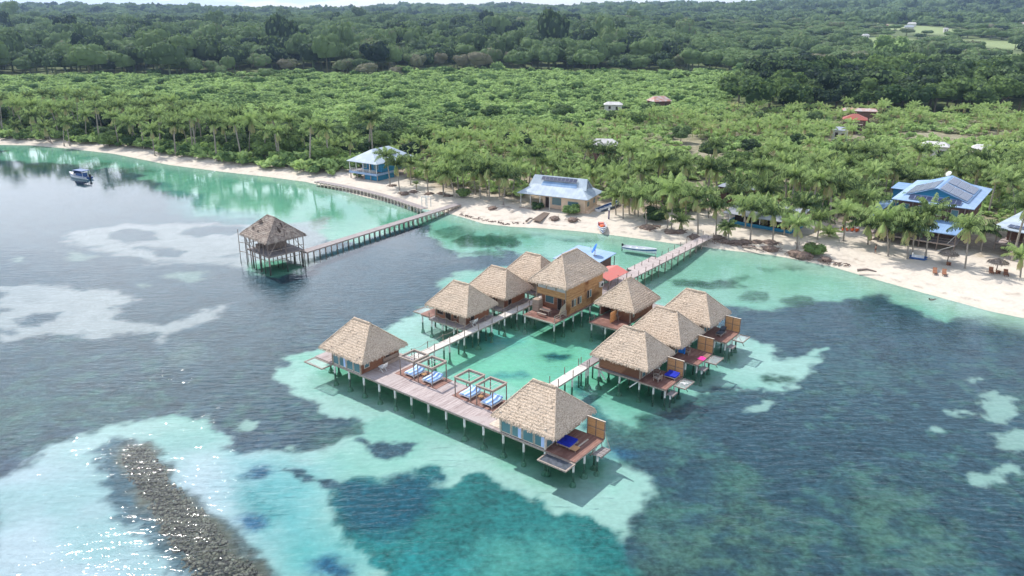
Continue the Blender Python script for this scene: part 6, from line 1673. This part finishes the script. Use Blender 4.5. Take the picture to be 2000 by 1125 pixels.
P_m[0][snag, 4] *= .6; P_m[0][snag, 3] *= .7
tag(scatter('rainforest', P_m[0], FM, M['leaf_dark']), label='dark tall rainforest behind the bright thicket')
P_f = []
for y0, y1, sp_, sc_ in ((1400, 2100, 21, 13), (2100, 3700, 34, 20)):
    gx, gy, rng = grid_pts(-.74 * y1, .74 * y1, y0, y1, sp_, int(y0)); nz = fbm(gx / 260, gy / 260, 4, 71)
    ok = (np.abs(gx) < gy * .73 + 40)
    for a_, b_, rx, ry in CLEAR: ok &= ~(((gx - a_) / rx) ** 2 + ((gy - b_) / ry) ** 2 < .95)
    x, y = gx[ok], gy[ok]; n = len(x); s = sc_ * rng.uniform(.6, 1.3, n)
    P_f.append(np.stack([x, y, ground_h(x, y) - 2, s, s * rng.uniform(.9, 1.5, n) * .85, rng.randint(0, 4, n), rng.normal(.0, .22, n) + .3 * nz[ok]], 1))
tag(scatter('distant_forest', np.concatenate(P_f), FL, M['leaf_dark']), label='hazy forested hills running to the horizon')

# shrubs on the shore that stand by themselves
for px, py, r, lb in ((1116, 418, 2.3, 'bright spiky green bush on the sand in front of the tan beach house'), (1281, 432, 3.0, 'dense green bush on the sand between leaning palm trunks'), (1590, 492, 2.4, 'green shrub beside the bare branches on the water edge'),
                      (1050, 408, 1.6, 'low green plants by the left end of the tan house porch'), (905, 385, 2.2, 'green bush at the foot of palms left of the tan house'), (155, 272, 5, 'large green shrub leaning over the far left beach'), (214, 284, 5, 'large green shrub beside the middle of the far left beach'),
                      (260, 286, 4.5, 'green shrub on the left beach in front of the leaning palms'), (700, 345, 1.6, 'low grass clump beside the blue veranda house')):
    g_ = G(px, py, 1.0); tree(g_.x, g_.y, r * 1.05, r, lb, None, name='beach_shrub', cat='shrub', me=TREEY if 'bright' in lb or 'grass' in lb else None)


# root balls, driftwood and the eroded root bank at the water's edge
def roots(px, py, r, label, group='dead root balls on the shore', z=.2):
    p = G(px, py, z); rr = random.Random(int(px)); mb = MB(); t = thing('root_ball', label, 'tree root', p, rr.uniform(0, 6), group)
    n = 12; vs = []
    for j in range(6):
        ph = -.5 + j * .4
        for k in range(n):
            a = 2 * math.pi * k / n; q = r * (1 + .35 * mnoise.noise(Vector((math.cos(a) * 1.7 + px, math.sin(a) * 1.7, ph * 2)))) * (math.cos(ph) if j < 5 else .05)
            vs.append((q * math.cos(a) * 1.25, q * math.sin(a), .15 + r * .62 * math.sin(ph)))
    mb.add(vs, [(j * n + k, j * n + (k + 1) % n, (j + 1) * n + (k + 1) % n, (j + 1) * n + k) for j in range(5) for k in range(n)]); build('stump', mb, M['root'], t)
    mb = MB()
    for k in range(14):
        a = rr.uniform(0, 6.28); l = r * rr.uniform(1.2, 2.1); mb.tube([(r * .6 * math.cos(a), r * .6 * math.sin(a), r * .4), (l * .75 * math.cos(a + .2), l * .75 * math.sin(a + .2), r * rr.uniform(.1, .6)), (l * math.cos(a + .35), l * math.sin(a + .35), rr.uniform(-.1, .3))], [.11, .07, .03], 5)
    build('roots', mb, M['root'], t)


RL = 'dark exposed palm root ball on the beach near the old pier'
RM = 'dark exposed palm root ball on the shore beside the grey jetty'
for a in (z7(510, 545), z7(1115, 640), z7(1290, 655), za(1060, 840), za(900, 740), za(1560, 850), za(1650, 880), z6_ if False else za(1180, 820), za(1400, 850)): roots(*a, 1.0, RL, 'dead root balls near the old pier', .7)
for a, r in ((z5(530, 440), 1.5), (z5(620, 430), 1.0), (z5(745, 480), 1.2), (z5(840, 480), 1.2), (z5(980, 525), 1.1), (z5(1200, 535), 1.2), (z5(1290, 570), .9), (z5(1390, 580), 1.1), (z5(1480, 575), 1.1), (z5(1590, 575), 1.0), (z5(1720, 585), 1.3), (z5(1722, 640), 1.2), (z5(1975, 690), 1.3), (z8(200, 705), .9), (z8(40, 680), 1.4)):
    roots(*a, r, RM, 'dead root balls on the middle shore', .35)


def bank(name, pxs, label, w=1.4, h=.55, z=.25):
    mb = MB(); rr = random.Random(len(pxs) * 7); P3 = [G(a, b, z) for a, b in pxs]
    for p, q in zip(P3, P3[1:]):
        n = int((q - p).length / .35)
        for i in range(n):
            c_ = p.lerp(q, (i + rr.random()) / n) + Vector((rr.gauss(0, w * .45), rr.gauss(0, w * .45), rr.uniform(-.1, h * .6))); a = rr.uniform(0, 3.14); l = rr.uniform(.5, 1.5)
            d_ = Vector((math.cos(a), math.sin(a), rr.uniform(-.3, .4))) * l / 2; m_ = c_ + Vector((rr.uniform(-.3, .3), rr.uniform(-.3, .3), rr.uniform(0, .3))); mb.tube([c_ - d_, m_, c_ + d_], [.05, rr.uniform(.07, .16), .04], 5, False)
    o = build(name, mb, M['root']); tag(o, label, kind='stuff')


bank('root_tangle', [za(860, 740), za(1000, 820), za(1200, 850), za(1450, 880), za(1700, 950), za(1828, 960)], 'tangle of dead roots on the bank behind the boardwalk', 1.4)
bank('root_tangle', [z7(0, 440), z7(200, 465), z7(400, 450), z7(560, 500)], 'line of dead roots between the pier and the tan house', .8)
bank('root_tangle', [z7(1040, 640), z7(1200, 610), z7(1400, 640), z7(1600, 620), z7(1760, 680), z7(1960, 660)], 'tangle of dead roots in front of the tan house', .8)
bank('root_tangle', [z5(690, 480), z5(900, 490), z5(1010, 530)], 'tangle of dead roots left of the grey jetty', .9)
bank('root_tangle', [z5(1080, 560), z5(1300, 590), z5(1440, 600), z5(1640, 640)], 'tangle of dead roots right of the grey jetty', 1.1)
bank('root_tangle', [z5(1440, 570), z5(1700, 570), z5(1790, 600)], 'upper tangle of dead roots right of the grey jetty', .7)
bank('root_tangle', [z7(200, 590), z7(350, 640), z7(520, 670), z7(640, 690), z7(820, 680)], 'dark line of stones and stakes at the water edge left of the tan house', .8, .3, .1)
bank('root_tangle', [z8(-20, 690), z8(60, 690), z8(210, 730), z8(380, 750)], 'dark debris on the sand beside the green shrub at the right', .9, .4)
for k, (a, b, lb) in enumerate(((z7(840, 660), z7(900, 630), 'short grey log on the sand left of the pale planks'), (z7(590, 530), z7(740, 545), 'thin driftwood log on the pale beach left of the tan house'), (z7(590, 510), z7(650, 520), 'thick dark driftwood log behind the thin one, left of the tan house'),
                                (z5(1450, 610), z5(1660, 655), 'long driftwood log in the shallows right of the jetty'), (z8(430, 780), z8(570, 790), 'thin driftwood stick on the white sand before the big building'), (z9(1850, 620), z9(2000, 590), 'long pale fallen trunk on the far left beach'),
                                (z9(290, 410), z9(410, 480), 'pale leaning dead trunk on the far left beach'))):
    p, q = G(*a, .75), G(*b, .75); mb = MB(); mb.tube([p, p.lerp(q, .5) + Vector((0, .2, .25)), q], [.28, .22, .12], 7); o = build('driftwood_log', mb, M['drift']); tag(o, lb, 'log')
g = MB(); p = [G(*z7(900, 650), .75), G(*z7(975, 665), .75), G(*z7(1070, 590), .75), G(*z7(1010, 580), .75)]; g.slab([tuple(v + Vector((0, 0, .25))) for v in p], .25)
tag(build('landing_planks', g, M['wall_pale']), 'pale plank platform lying on the sand in front of the tan house', 'platform')
# bare branching shrub at the water's edge
mb = MB(); rr = random.Random(9); p0 = G(*z8(60, 660), .4)
def br(p, d, l, r, n):
    q = p + d * l; mb.tube([p, q], [r, r * .65], 5, False)
    if n: [br(q, (d + Vector((rr.gauss(0, .5), rr.gauss(0, .5), rr.gauss(.1, .3)))).normalized(), l * .75, r * .62, n - 1) for _ in range(3)]
for k in range(5): br(p0 + Vector((k * .7 - 1.4, 0, 0)), Vector((rr.gauss(0, .4), rr.gauss(0, .3), 1)).normalized(), 1.0, .07, 3)
tag(build('bare_shrub', mb, M['drift']), 'bare grey branching shrub at the water edge by the white beach', 'shrub')
print('palms', NPALM, 'trees', NT, 'rest palms', len(rest))
